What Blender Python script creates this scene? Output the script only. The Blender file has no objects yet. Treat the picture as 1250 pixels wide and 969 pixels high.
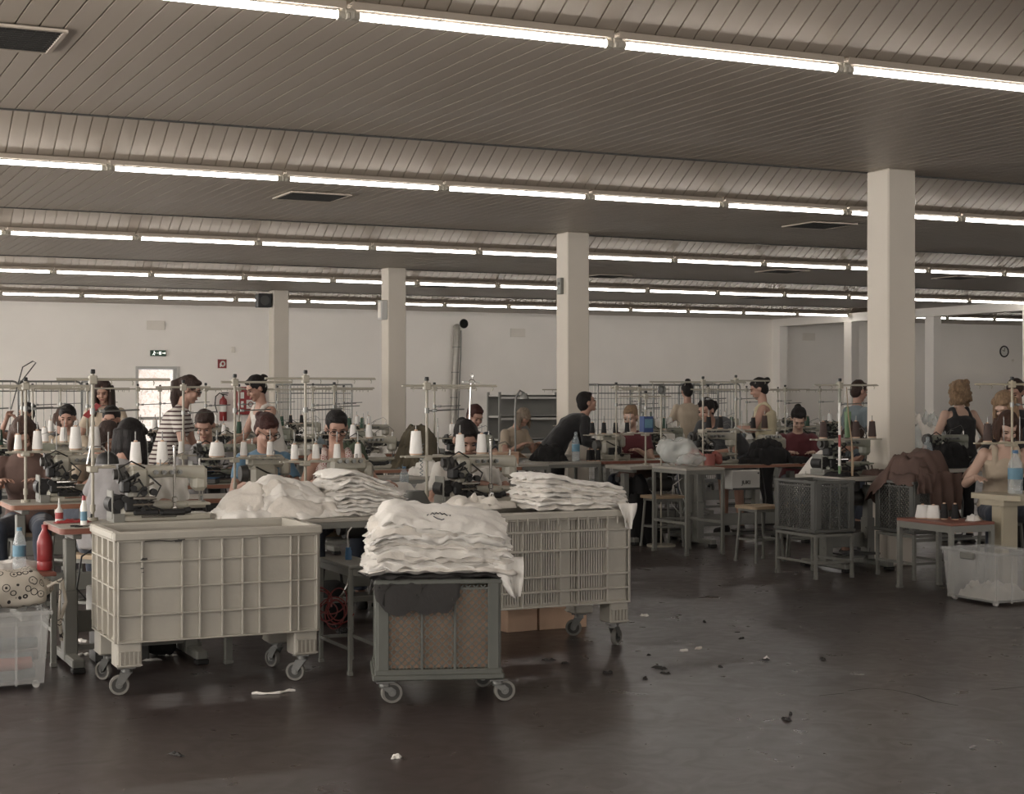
import bpy, bmesh, math, random
from math import sin, cos, pi, radians, sqrt, atan2
from mathutils import Vector, Matrix, noise, Euler
import numpy as np
V = Vector
scn = bpy.context.scene
COL = scn.collection
FPX, TH, EYE = 1941.0, radians(25.5), 1.5
CT, ST = cos(TH), sin(TH)

def PD(px, d, z=0.0):
    """world point seen at column px of the photo, at depth d, height z"""
    lat = (px - 625) / FPX * d
    return V((lat * CT + d * ST, d * CT - lat * ST, z))
def PY(px, py, d):
    p = PD(px, d); p.z = EYE - (py - 480) * d / FPX; return p
def GZ(px, py, z=0.0):
    return PD(px, FPX * (EYE - z) / (py - 480), z)

def s2l(c):
    c = c / 255.0
    return c / 12.92 if c <= .04045 else ((c + .055) / 1.055) ** 2.4
def rgb(r, g, b): return (s2l(r), s2l(g), s2l(b), 1.0)

# ---------------------------------------------------------------- materials
def nodes(m):
    m.use_nodes = True
    nt = m.node_tree
    return nt, nt.nodes['Principled BSDF']
def mat(name, col, rough=.6, metal=0, var=.12, vs=6.0, bump=0, bs=40.0, coat=0, trans=0, alpha=1, emit=0, sheen=0, spec=.5, stretch=None):
    m = bpy.data.materials.new(name)
    nt, b = nodes(m)
    b.inputs['Roughness'].default_value = rough
    b.inputs['Metallic'].default_value = metal
    b.inputs['Specular IOR Level'].default_value = spec
    if coat: b.inputs['Coat Weight'].default_value = coat
    if trans: b.inputs['Transmission Weight'].default_value = trans; b.inputs['IOR'].default_value = 1.3
    if alpha < 1: b.inputs['Alpha'].default_value = alpha
    if sheen: b.inputs['Sheen Weight'].default_value = sheen
    if emit:
        b.inputs['Emission Color'].default_value = col; b.inputs['Emission Strength'].default_value = emit
    tc = nt.nodes.new('ShaderNodeTexCoord')
    mp = nt.nodes.new('ShaderNodeMapping')
    nt.links.new(tc.outputs['Object'], mp.inputs['Vector'])
    if stretch: mp.inputs['Scale'].default_value = stretch
    n = nt.nodes.new('ShaderNodeTexNoise'); n.inputs['Scale'].default_value = vs; n.inputs['Detail'].default_value = 5
    nt.links.new(mp.outputs[0], n.inputs['Vector'])
    r = nt.nodes.new('ShaderNodeValToRGB')
    r.color_ramp.elements[0].position = .3; r.color_ramp.elements[1].position = .7
    r.color_ramp.elements[0].color = tuple(c * (1 - var) for c in col[:3]) + (1,)
    r.color_ramp.elements[1].color = tuple(min(1, c * (1 + var)) for c in col[:3]) + (1,)
    nt.links.new(n.outputs['Fac'], r.inputs[0]); nt.links.new(r.outputs[0], b.inputs['Base Color'])
    if bump:
        n2 = nt.nodes.new('ShaderNodeTexNoise'); n2.inputs['Scale'].default_value = bs; n2.inputs['Detail'].default_value = 4
        nt.links.new(mp.outputs[0], n2.inputs['Vector'])
        bp = nt.nodes.new('ShaderNodeBump'); bp.inputs['Strength'].default_value = bump; bp.inputs['Distance'].default_value = .02
        nt.links.new(n2.outputs['Fac'], bp.inputs['Height']); nt.links.new(bp.outputs[0], b.inputs['Normal'])
    return m

M = {}
PROP = .68
def tone(c, f=PROP, sat=.82):
    l = .2126 * c[0] + .7152 * c[1] + .0722 * c[2]
    return tuple((l + (x - l) * sat) * f for x in c[:3]) + (1.0,)
def mk(k, c, *a, **kw): M[k] = mat(k, c if k in ('wall_paint', 'column_paint', 'slat_paint', 'wall_grille') else tone(c, .82, .85) if k in ('white_cotton', 'cotton_shade', 'thread_white', 'sign_white', 'film_plastic') else tone(c), *a, **kw)
mk('wall_paint', rgb(238, 233, 226), .8, var=.02, vs=1.5)
mk('column_paint', rgb(192, 184, 172), .6, var=.03, vs=2)
mk('slat_paint', rgb(166, 155, 142), .42, var=.03, vs=1.2)
mk('white_plastic', rgb(215, 212, 205), .45, var=.04)
mk('holder_plastic', rgb(205, 196, 178), .45, var=.06)
mk('cart_plastic', rgb(194, 187, 172), .5, var=.08, vs=4, bump=.08, bs=25)
mk('crate_grey', rgb(104, 106, 98), .5, var=.08)
mk('crate_dark', rgb(98, 98, 93), .55, var=.08)
mk('cardboard', rgb(222, 180, 146), .85, var=.08, vs=9)
mk('steel', rgb(150, 150, 146), .38, .85, var=.06)
mk('chrome', rgb(215, 213, 208), .12, 1, var=.02)
mk('zinc', rgb(140, 140, 136), .4, .8, var=.12, vs=20)
mk('grey_paint', rgb(134, 133, 124), .45, var=.06)
mk('dark_paint', rgb(70, 68, 64), .5, var=.1)
mk('black', rgb(28, 27, 27), .55, var=.15)
mk('rubber', rgb(34, 33, 32), .75, var=.15)
mk('rubber_grey', rgb(142, 138, 130), .7, var=.1)
mk('machine_paint', rgb(182, 176, 158), .35, var=.05, vs=10)
mk('machine_green', rgb(150, 152, 134), .4, var=.07, vs=10)
mk('stand_paint', rgb(184, 176, 156), .42, var=.06, vs=14)
mk('laminate', rgb(184, 176, 162), .45, var=.05, vs=5)
mk('wood_edge', rgb(168, 108, 76), .5, var=.15, vs=8, stretch=(1, 1, 14))
mk('red_edge', rgb(150, 84, 62), .5, var=.15, vs=8, stretch=(1, 1, 14))
mk('cream_paint', rgb(196, 182, 152), .5, var=.04)
mk('seat_wood', rgb(186, 158, 120), .5, var=.12, vs=6, stretch=(1, 8, 1))
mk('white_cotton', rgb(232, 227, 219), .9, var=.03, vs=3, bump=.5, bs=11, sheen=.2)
mk('cotton_shade', rgb(222, 214, 203), .9, var=.04, vs=3, bump=.6, bs=12, sheen=.2)  # second cotton tone, slightly darker and warmer
mk('charcoal_cloth', rgb(58, 55, 53), .9, var=.12, vs=5, bump=.3, bs=18)
mk('black_cloth', rgb(27, 25, 26), .9, var=.15, vs=6, bump=.35, bs=14)
mk('brown_cloth', rgb(104, 78, 68), .9, var=.12, vs=5, bump=.3, bs=14)
mk('olive_cloth', rgb(92, 82, 60), .9, var=.2, vs=9, bump=.4, bs=14)
mk('green_cloth', rgb(74, 84, 62), .9, var=.2, vs=9, bump=.4, bs=14)
mk('thread_white', rgb(236, 233, 228), .8, var=.02, bump=.2, bs=120)
mk('thread_brown', rgb(84, 64, 58), .8, var=.05, bump=.2, bs=120)
mk('thread_black', rgb(30, 28, 30), .8, var=.05, bump=.2, bs=120)
mk('thread_green', rgb(52, 86, 66), .8, var=.05)
mk('red_plastic', rgb(176, 40, 42), .4, var=.05)
mk('fire_red', rgb(168, 34, 36), .35, var=.05)
mk('coil_red', rgb(150, 44, 40), .35, var=.08)
mk('blue_plastic', rgb(52, 112, 160), .4, var=.05)
mk('blue_box', rgb(46, 78, 140), .6, var=.08)
mk('label_blue', rgb(96, 150, 176), .5, var=.1, vs=20)
mk('green_sign', rgb(40, 84, 62), .5, var=.05)
mk('sign_white', rgb(236, 234, 226), .5, var=.01)
mk('lime_plastic', rgb(98, 140, 84), .4, var=.04)
mk('salmon', rgb(196, 104, 90), .5, var=.12)
mk('yellow_foam', rgb(180, 160, 104), .9, var=.2, vs=30)
mk('clear_plastic', rgb(235, 240, 240), .12, var=.01, trans=.0, alpha=.26)
mk('bottle_plastic', rgb(214, 228, 234), .06, var=.01, alpha=.34)
mk('film_plastic', rgb(226, 230, 226), .2, var=.05, alpha=.42, bump=.5, bs=16)
mk('bin_plastic', rgb(222, 222, 218), .3, var=.06, alpha=.3)
mk('skin', rgb(190, 142, 118), .55, var=.05, vs=6)
mk('skin_pale', rgb(214, 172, 148), .55, var=.05, vs=6)
mk('skin_deep', rgb(158, 108, 86), .55, var=.05, vs=6)
mk('lip', rgb(150, 84, 76), .5, var=.03)
mk('eye', rgb(48, 36, 32), .2, var=.02)
for nm, c in (('hair_black', (34, 28, 27)), ('hair_brown', (68, 48, 40)), ('hair_chestnut', (86, 58, 44)), ('hair_auburn', (78, 40, 34)), ('hair_blond', (168, 134, 98)), ('hair_ash', (146, 128, 108))):
    mk(nm, rgb(*c), .5, var=.35, vs=9, bump=.8, bs=30, stretch=(9, 9, 1), spec=.22)
for nm, c in (('top_blue', (92, 136, 166)), ('top_grey', (152, 148, 148)), ('top_navy', (44, 48, 66)), ('top_black', (30, 28, 30)), ('top_white', (226, 220, 210)),
              ('top_cream', (214, 200, 160)), ('top_charcoal', (66, 66, 68)), ('top_maroon', (112, 44, 52)), ('top_slate', (116, 130, 136)), ('top_tan', (196, 176, 150)), ('denim', (60, 68, 84)), ('shorts_grey', (92, 94, 98)), ('apron_blue', (84, 104, 128)), ('shoe_dark', (48, 44, 42))):
    mk(nm, rgb(*c), .88, var=.08, vs=7, bump=.35, bs=13, sheen=.15)
mk('wall_grille', rgb(222, 216, 206), .7, var=.03)
mk('hole_dark', rgb(16, 15, 15), .9, var=.05)
mk('mirror_chrome', rgb(235, 232, 228), .08, 1, var=.01)
mk('pipe_metal', rgb(196, 190, 178), .4, .3, var=.1, vs=12)
mk('shelf_paint', rgb(150, 148, 142), .5, var=.04)

def wave_mat(name, c1, c2, axis, scale, thr=.5, rough=.85):
    m = bpy.data.materials.new(name); nt, b = nodes(m)
    b.inputs['Roughness'].default_value = rough
    tc = nt.nodes.new('ShaderNodeTexCoord'); sx = nt.nodes.new('ShaderNodeSeparateXYZ')
    nt.links.new(tc.outputs['Object'], sx.inputs[0])
    mu = nt.nodes.new('ShaderNodeMath'); mu.operation = 'MULTIPLY'; mu.inputs[1].default_value = scale
    nt.links.new(sx.outputs[axis], mu.inputs[0])
    fr = nt.nodes.new('ShaderNodeMath'); fr.operation = 'FRACT'; nt.links.new(mu.outputs[0], fr.inputs[0])
    gt = nt.nodes.new('ShaderNodeMath'); gt.operation = 'GREATER_THAN'; gt.inputs[1].default_value = thr
    nt.links.new(fr.outputs[0], gt.inputs[0])
    mx = nt.nodes.new('ShaderNodeMix'); mx.data_type = 'RGBA'
    mx.inputs[6].default_value = c1; mx.inputs[7].default_value = c2
    nt.links.new(gt.outputs[0], mx.inputs[0]); nt.links.new(mx.outputs[2], b.inputs['Base Color'])
    M[name] = m
wave_mat('top_striped', tone(rgb(222, 214, 204)), tone(rgb(78, 44, 48)), 2, 26, .62)
wave_mat('zebra_cloth', tone(rgb(214, 208, 198)), tone(rgb(40, 36, 36)), 0, 22, .5)

def blot_mat(name, base, ink, scale, thr, ring=True, vor='F1'):
    m = bpy.data.materials.new(name); nt, b = nodes(m); b.inputs['Roughness'].default_value = .85
    tc = nt.nodes.new('ShaderNodeTexCoord'); v = nt.nodes.new('ShaderNodeTexVoronoi'); v.inputs['Scale'].default_value = scale
    nt.links.new(tc.outputs['Object'], v.inputs['Vector'])
    r = nt.nodes.new('ShaderNodeValToRGB'); r.color_ramp.interpolation = 'CONSTANT'
    e = r.color_ramp.elements
    if ring:
        e[0].position = 0; e[0].color = ink; e[1].position = thr * .35; e[1].color = base
        a = e.new(thr * .8); a.color = ink; a = e.new(thr); a.color = base
    else:
        e[0].position = 0; e[0].color = ink; e[1].position = thr; e[1].color = base
    nt.links.new(v.outputs['Distance'], r.inputs[0]); nt.links.new(r.outputs[0], b.inputs['Base Color'])
    M[name] = m
blot_mat('bag_print', tone(rgb(196, 186, 170)), tone(rgb(44, 38, 38)), 21, .42)
blot_mat('top_flower', tone(rgb(214, 196, 186)), tone(rgb(150, 62, 62)), 26, .45)

def em(name, col, st):
    m = bpy.data.materials.new(name); nt, b = nodes(m)
    b.inputs['Base Color'].default_value = (.8, .8, .8, 1)
    b.inputs['Emission Color'].default_value = col; b.inputs['Emission Strength'].default_value = st
    M[name] = m
TUBE_E = 7.2; FILL_E = 4.0
em('tube_light', (1, .955, .905, 1), TUBE_E)
em('sign_glow', rgb(220, 230, 215), .4)

# ---------------------------------------------------------------- mesh builder
class MB:
    def __init__(s): s.v = []; s.f = []
    def add(s, vs, fs, mx=None):
        o = len(s.v)
        s.v += [(mx @ V(p)) if mx else V(p) for p in vs]
        s.f += [tuple(i + o for i in f) for f in fs]
        return s
    def box(s, c, d, rz=0, ch=0, mx=None):
        """box centred at c with full size d; ch chamfers every edge"""
        x, y, z = d[0] / 2, d[1] / 2, d[2] / 2
        Mx = Matrix.Translation(V(c)) @ Matrix.Rotation(rz, 4, 'Z')
        if mx: Mx = mx @ Mx
        if ch <= 0:
            vs = [(a * x, b * y, e * z) for a in (-1, 1) for b in (-1, 1) for e in (-1, 1)]
            fs = [(0, 1, 3, 2), (4, 6, 7, 5), (0, 4, 5, 1), (2, 3, 7, 6), (0, 2, 6, 4), (1, 5, 7, 3)]
            return s.add(vs, fs, Mx)
        ch = min(ch, x * .95, y * .95, z * .95)
        vs = []; idx = {}
        for a in (-1, 1):
            for b in (-1, 1):
                for e in (-1, 1):
                    for k in range(3):
                        p = [a * x, b * y, e * z]
                        for j in range(3):
                            if j != k: p[j] -= (a, b, e)[j] * ch
                        idx[(a, b, e, k)] = len(vs); vs.append(p)
        fs = []
        for k in range(3):
            i, j = [q for q in range(3) if q != k]
            for sg in (-1, 1):
                q = []
                for (u, w) in ((-1, -1), (1, -1), (1, 1), (-1, 1)):
                    t = [0, 0, 0]; t[k] = sg; t[i] = u; t[j] = w; q.append(idx[tuple(t) + (k,)])
                fs.append(tuple(q))
        for k in range(3):
            i, j = [q for q in range(3) if q != k]
            for u in (-1, 1):
                for w in (-1, 1):
                    t0 = [0, 0, 0]; t0[k] = -1; t0[i] = u; t0[j] = w
                    t1 = list(t0); t1[k] = 1
                    fs.append((idx[tuple(t0) + (i,)], idx[tuple(t1) + (i,)], idx[tuple(t1) + (j,)], idx[tuple(t0) + (j,)]))
        for a in (-1, 1):
            for b in (-1, 1):
                for e in (-1, 1):
                    fs.append((idx[(a, b, e, 0)], idx[(a, b, e, 1)], idx[(a, b, e, 2)]))
        return s.add(vs, fs, Mx)
    def cyl(s, p0, p1, r0, r1=None, n=12, cap=True):
        r1 = r0 if r1 is None else r1
        p0, p1 = V(p0), V(p1); ax = (p1 - p0)
        if ax.length < 1e-6: return s
        ax.normalize()
        u = ax.orthogonal().normalized(); w = ax.cross(u)
        vs = []
        for p, r in ((p0, r0), (p1, r1)):
            for i in range(n):
                a = 2 * pi * i / n; vs.append(p + (u * cos(a) + w * sin(a)) * r)
        fs = [(i, (i + 1) % n, n + (i + 1) % n, n + i) for i in range(n)]
        if cap: fs += [tuple(range(n - 1, -1, -1)), tuple(range(n, 2 * n))]
        return s.add(vs, fs)
    def tube(s, pts, r, n=8, closed=False):
        pts = [V(p) for p in pts]; m = len(pts)
        rs = r if isinstance(r, (list, tuple)) else [r] * m
        u = None; vs = []
        for i, p in enumerate(pts):
            a = pts[(i - 1) % m] if (closed or i > 0) else p
            b = pts[(i + 1) % m] if (closed or i < m - 1) else p
            t = (b - a)
            if t.length < 1e-9: t = V((0, 0, 1))
            t.normalize()
            u = t.orthogonal().normalized() if u is None else (u - t * u.dot(t)).normalized()
            w = t.cross(u)
            for k in range(n):
                an = 2 * pi * k / n; vs.append(p + (u * cos(an) + w * sin(an)) * rs[i])
        fs = []
        for i in range(m if closed else m - 1):
            j = (i + 1) % m
            for k in range(n):
                fs.append((i * n + k, i * n + (k + 1) % n, j * n + (k + 1) % n, j * n + k))
        if not closed: fs += [tuple(range(n - 1, -1, -1)), tuple(range((m - 1) * n, m * n))]
        return s.add(vs, fs)
    def lathe(s, prof, c=(0, 0, 0), n=20, mx=None, sx=1, sy=1):
        """prof: list of (r, z) from bottom to top"""
        vs = []; fs = []; m = len(prof)
        for (r, z) in prof:
            for k in range(n):
                a = 2 * pi * k / n; vs.append((c[0] + r * cos(a) * sx, c[1] + r * sin(a) * sy, c[2] + z))
        for i in range(m - 1):
            for k in range(n):
                fs.append((i * n + k, i * n + (k + 1) % n, (i + 1) * n + (k + 1) % n, (i + 1) * n + k))
        fs += [tuple(range(n - 1, -1, -1)), tuple(range((m - 1) * n, m * n))]
        return s.add(vs, fs, mx)
    def ell(s, c, r, mx=None, nu=16, nv=10):
        if not hasattr(r, '__len__'): r = (r, r, r)
        vs = [(0, 0, -1)]; fs = []
        for i in range(1, nv):
            ph = -pi / 2 + pi * i / nv
            for k in range(nu):
                a = 2 * pi * k / nu; vs.append((cos(ph) * cos(a), cos(ph) * sin(a), sin(ph)))
        vs.append((0, 0, 1)); L = len(vs) - 1
        for k in range(nu):
            fs.append((0, 1 + (k + 1) % nu, 1 + k))
            fs.append((L, L - nu + k, L - nu + (k + 1) % nu))
        for i in range(nv - 2):
            for k in range(nu):
                a = 1 + i * nu; fs.append((a + k, a + (k + 1) % nu, a + nu + (k + 1) % nu, a + nu + k))
        Mx = Matrix.Translation(V(c)) @ Matrix.Diagonal((r[0], r[1], r[2], 1))
        if mx: Mx = mx @ Mx
        return s.add(vs, fs, Mx)
    def prism(s, pts, z0, z1, mx=None):
        """polygon pts in XY extruded in z"""
        n = len(pts)
        vs = [(p[0], p[1], z0) for p in pts] + [(p[0], p[1], z1) for p in pts]
        fs = [tuple(range(n - 1, -1, -1)), tuple(range(n, 2 * n))] + [(i, (i + 1) % n, n + (i + 1) % n, n + i) for i in range(n)]
        return s.add(vs, fs, mx)
    def loft(s, rings, cap=True):
        n = len(rings[0]); vs = [p for r in rings for p in r]; fs = []
        for i in range(len(rings) - 1):
            for k in range(n):
                fs.append((i * n + k, i * n + (k + 1) % n, (i + 1) * n + (k + 1) % n, (i + 1) * n + k))
        if cap: fs += [tuple(range(n - 1, -1, -1)), tuple(range((len(rings) - 1) * n, len(rings) * n))]
        return s.add(vs, fs)
    def mesh(s, name, ang=35):
        me = bpy.data.meshes.new(name)
        me.from_pydata([tuple(p) for p in s.v], [], s.f)
        me.validate(clean_customdata=False)
        bm = bmesh.new(); bm.from_mesh(me); bmesh.ops.recalc_face_normals(bm, faces=bm.faces); bm.to_mesh(me); bm.free()
        me.shade_smooth()
        me.set_sharp_from_angle(angle=radians(ang))
        return me
    def build(s, name, m, parent=None, loc=(0, 0, 0), rz=0, ang=35):
        me = s.mesh(name, ang); me.materials.append(M[m])
        o = bpy.data.objects.new(name, me); COL.objects.link(o)
        o.location = loc; o.rotation_euler = (0, 0, rz)
        if parent: o.parent = parent
        return o

def tag(o, label=None, cat=None, group=None, kind=None):
    if label: o['label'] = label
    if cat: o['category'] = cat
    if group: o['group'] = group
    if kind: o['kind'] = kind
    return o
def thing(name, label, cat, loc=(0, 0, 0), rz=0, group=None):
    o = bpy.data.objects.new(name, None); COL.objects.link(o)
    o.empty_display_size = .1
    o.location = loc; o.rotation_euler = (0, 0, rz)
    return tag(o, label, cat, group)
KIDS = {}
def copy_tree(o, loc, rz=0, label=None, group=None):
    def rec(a, par):
        c = a.copy(); COL.objects.link(c); c.parent = par
        for ch in kids[a.name]: rec(ch, c)
        return c
    kids = {}
    def scan(a):
        kids[a.name] = list(a.children)
        for ch in a.children: scan(ch)
    scan(o)
    c = rec(o, None)
    c.location = loc; c.rotation_euler = (0, 0, rz)
    if label: c['label'] = label
    if group: c['group'] = group
    return c
ORD = ['leftmost', 'second from left', 'third from left', 'fourth from left', 'fifth from left', 'sixth from left', 'seventh from left', 'eighth from left', 'ninth from left', 'tenth from left', 'eleventh from left', 'twelfth from left', 'thirteenth from left', 'fourteenth from left', 'fifteenth from left', 'sixteenth from left', 'seventeenth from left', 'eighteenth from left', 'nineteenth from left', 'twentieth from left']
class Proto:
    """first call places the prototype itself, later calls copy it"""
    def __init__(s, maker): s.maker = maker; s.o = None
    def __call__(s, loc, rz, label, group=None):
        if s.o is None:
            s.o = s.maker(); s.o.location = loc; s.o.rotation_euler = (0, 0, rz)
            s.o['label'] = label
            if group: s.o['group'] = group
            return s.o
        c = copy_tree(s.o, loc, rz, label)
        if group: c['group'] = group
        elif 'group' in c: del c['group']
        return c

def remesh(mb, voxel, name, m, parent=None, smooth=3, disp=None):
    """fuse overlapping closed shapes into one continuous surface"""
    me = bpy.data.meshes.new(name); me.from_pydata([tuple(p) for p in mb.v], [], mb.f)
    bm = bmesh.new(); bm.from_mesh(me); bmesh.ops.recalc_face_normals(bm, faces=bm.faces); bm.to_mesh(me); bm.free()
    o = bpy.data.objects.new(name + '_work', me); COL.objects.link(o)
    r = o.modifiers.new('r', 'REMESH'); r.mode = 'VOXEL'; r.voxel_size = voxel
    if smooth:
        sm = o.modifiers.new('s', 'SMOOTH'); sm.iterations = smooth; sm.factor = .5
    dg = bpy.context.evaluated_depsgraph_get()
    new = bpy.data.meshes.new_from_object(o.evaluated_get(dg))
    bpy.data.objects.remove(o); bpy.data.meshes.remove(me)
    new.name = name
    if disp:
        amp, sc, st = disp
        n = len(new.vertices); co = np.empty(n * 3); new.vertices.foreach_get('co', co); co = co.reshape(-1, 3)
        no = np.empty(n * 3); new.vertices.foreach_get('normal', no); no = no.reshape(-1, 3)
        for i in range(n):
            p = co[i]; k = noise.noise(V((p[0] * sc * st[0], p[1] * sc * st[1], p[2] * sc * st[2])))
            co[i] += no[i] * (k * amp)
        new.vertices.foreach_set('co', co.ravel())
    new.materials.clear(); new.materials.append(M[m])
    new.shade_smooth()
    ob = bpy.data.objects.new(name, new); COL.objects.link(ob)
    if parent: ob.parent = parent
    return ob
# ================================================================ the hall
S_ = 6.0; HC = 3.45
XL, XR, YF, YB = -4.0, 36.0, -3.5, 34.9
XBEAM = 24.25
TY = [S_ * (k + .263) for k in range(6)]           # tube rows 0..5
EDGE = [y - 2.26 for y in TY]                       # where each flat soffit ends

def structure(o): o['kind'] = 'structure'; return o

# floor
fm = bpy.data.materials.new('floor_resin'); nt, b = nodes(fm); M['floor_resin'] = fm
tc = nt.nodes.new('ShaderNodeTexCoord')
n1 = nt.nodes.new('ShaderNodeTexNoise'); n1.inputs['Scale'].default_value = .9; n1.inputs['Detail'].default_value = 8; n1.inputs['Roughness'].default_value = .62
n2 = nt.nodes.new('ShaderNodeTexNoise'); n2.inputs['Scale'].default_value = 22; n2.inputs['Detail'].default_value = 6
n3 = nt.nodes.new('ShaderNodeTexNoise'); n3.inputs['Scale'].default_value = 5; n3.inputs['Detail'].default_value = 9; n3.inputs['Distortion'].default_value = 1.6
for n in (n1, n2, n3): nt.links.new(tc.outputs['Object'], n.inputs['Vector'])
cr = nt.nodes.new('ShaderNodeValToRGB'); cr.color_ramp.elements[0].position = .32; cr.color_ramp.elements[1].position = .7
cr.color_ramp.elements[0].color = rgb(52, 44, 43); cr.color_ramp.elements[1].color = rgb(66, 57, 55)
nt.links.new(n1.outputs['Fac'], cr.inputs[0])
sp = nt.nodes.new('ShaderNodeValToRGB'); sp.color_ramp.elements[0].position = .73; sp.color_ramp.elements[1].position = .78
sp.color_ramp.elements[0].color = (0, 0, 0, 1); sp.color_ramp.elements[1].color = (.16, .16, .16, 1)
nt.links.new(n2.outputs['Fac'], sp.inputs[0])
mx = nt.nodes.new('ShaderNodeMix'); mx.data_type = 'RGBA'; mx.inputs[7].default_value = rgb(150, 142, 136)
nt.links.new(sp.outputs[0], mx.inputs[0]); nt.links.new(cr.outputs[0], mx.inputs[6]); nt.links.new(mx.outputs[2], b.inputs['Base Color'])
rr = nt.nodes.new('ShaderNodeMapRange'); rr.inputs['From Min'].default_value = .3; rr.inputs['From Max'].default_value = .7; rr.inputs['To Min'].default_value = .27; rr.inputs['To Max'].default_value = .36
nt.links.new(n3.outputs['Fac'], rr.inputs['Value']); nt.links.new(rr.outputs[0], b.inputs['Roughness'])
bp = nt.nodes.new('ShaderNodeBump'); bp.inputs['Strength'].default_value = .02; bp.inputs['Distance'].default_value = .02
nt.links.new(n1.outputs['Fac'], bp.inputs['Height']); nt.links.new(bp.outputs[0], b.inputs['Normal'])
m_ = MB(); m_.box(((XL + XR) / 2, (YF + YB) / 2, -.1), (XR - XL + .6, YB - YF + .6, .2))
floor_ = structure(m_.build('floor', 'floor_resin'))
mb = MB(); rc = random.Random(2)
for pts in (((1035, 843), (1062, 840), (1090, 842), (1118, 848), (1140, 856), (1170, 861)), ((1000, 849), (1030, 846)), ((1210, 842), (1250, 838))):
    q = [GZ(a, b_, .0006) for a, b_ in pts]
    for a, b_ in zip(q, q[1:]):
        n = (b_ - a).cross(V((0, 0, 1))).normalized() * .004; mb.add([a - n, a + n, b_ + n, b_ - n], [(0, 1, 2, 3)])
mb.build('crack', 'rubber', floor_)

# slatted ceiling: real grooves along Y every 12.5 cm; one panel mesh for each bay surface
def slats(x0, x1, prof, name):
    """prof = list of (y, z) the slats run along; grooves 9 mm wide, 10 mm deep"""
    mb = MB(); P = .125; g = .011; dp = .012
    xs = []
    x = x0
    while x < x1 - 1e-6:
        xe = min(x + P, x1)
        xs += [(x, 0), (xe - g, 0), (xe - g, dp), (xe, dp)]; x = xe
    for i in range(len(prof) - 1):
        (y0, z0), (y1, z1) = prof[i], prof[i + 1]
        vs = []; fs = []
        for (xx, up) in xs:
            vs += [(xx, y0, z0 + up), (xx, y1, z1 + up)]
        for k in range(len(xs) - 1):
            fs.append((2 * k, 2 * k + 1, 2 * k + 3, 2 * k + 2))
        mb.add(vs, fs)
    me = bpy.data.meshes.new(name); me.from_pydata([tuple(p) for p in mb.v], [], mb.f)
    me.materials.append(M['slat_paint']); me.update()
    o = bpy.data.objects.new(name, me); COL.objects.link(o); return structure(o)
root_c = bpy.data.objects.new('ceiling', None); COL.objects.link(root_c); structure(root_c)
SL = .63; RISE = .78
for k in range(-1, 6):
    ty = TY[k] if k >= 0 else TY[0] - S_
    nxt = ty + S_
    y0 = ty + .06
    y1 = EDGE[k + 1] if k < 5 else YB
    xr = XR
    o = slats(XL, xr, [(y0, HC), (y1, HC)], 'soffit_panel'); o.parent = root_c; del o['kind']
    if k < 5:
        # the shed behind the soffit edge: step up, flat top, slope down to the next tube row
        ys = nxt + .06 - RISE / SL
        o = slats(XL, xr, [(y1 + .02, HC + RISE), (ys, HC + RISE), (nxt + .06, HC + .0)], 'sloped_panel'); o.parent = root_c; del o['kind']
        mb = MB(); mb.box(((XL + xr) / 2, y1 + .01, HC + RISE / 2 + .006), (xr - XL, .02, RISE - .012))
        o = mb.build('riser_board', 'slat_paint', root_c)
        mb = MB(); mb.box(((XL + xr) / 2, y1 - .004, HC - .004), (xr - XL, .022, .014))
        o = mb.build('edge_strip', 'dark_paint', root_c)
mb = MB(); mb.box(((XL + XR) / 2, (YF + YB) / 2, HC + RISE + .3), (XR - XL + .6, YB - YF + .6, .2))
o = mb.build('roof_slab', 'wall_paint', root_c)

HW = HC + RISE + .25
def wall(name, c, d): mb = MB(); mb.box(c, d); return structure(mb.build(name, 'wall_paint'))
# back wall with a real doorway
dx0 = YB * math.tan(TH + atan2(165.5 - 625, FPX)); dx1 = YB * math.tan(TH + atan2(219 - 625, FPX)); dzt = 2.09
mb = MB()
mb.box(((XL + dx0) / 2, YB + .1, HW / 2), (dx0 - XL, .2, HW)); mb.box(((XR + dx1) / 2, YB + .1, HW / 2), (XR - dx1, .2, HW))
mb.box(((dx0 + dx1) / 2, YB + .1, (HW + dzt) / 2), (dx1 - dx0, .2, HW - dzt))
structure(mb.build('wall_back', 'wall_paint'))
wall('wall_left', (XL - .1, (YF + YB) / 2, HW / 2), (.2, YB - YF + .4, HW))
wall('wall_right', (XR + .1, (YF + YB) / 2, HW / 2), (.2, YB - YF + .4, HW))
wall('wall_front', ((XL + XR) / 2, YF - .1, HW / 2), (XR - XL + .4, .2, HW))
# dropped beam dividing the hall from its annexe, on slender posts
mb = MB(); mb.box((XBEAM + .12, (18 + YB) / 2, 3.36), (.24, YB - 18, .21)); mb.box((XBEAM + .12, YB - .17, 1.63), (.24, .34, 3.25))
for yy in (31.7, 28.7, 25.6): mb.box((XBEAM + .12, yy, 1.63), (.24, .3, 3.25), ch=.01)
structure(mb.build('trim_1', 'wall_paint'))
# half-height boarding on the far right of the back wall
mb = MB(); mb.box(((26.6 + XR) / 2, YB - .06, 1.03), (XR - 26.6, .12, 2.06)); structure(mb.build('trim_2', 'wall_paint'))
mb = MB(); mb.box(((XL + XR) / 2, YB - .012, .05), (XR - XL, .024, .1)); structure(mb.build('baseboard_back', 'grey_paint'))

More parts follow.
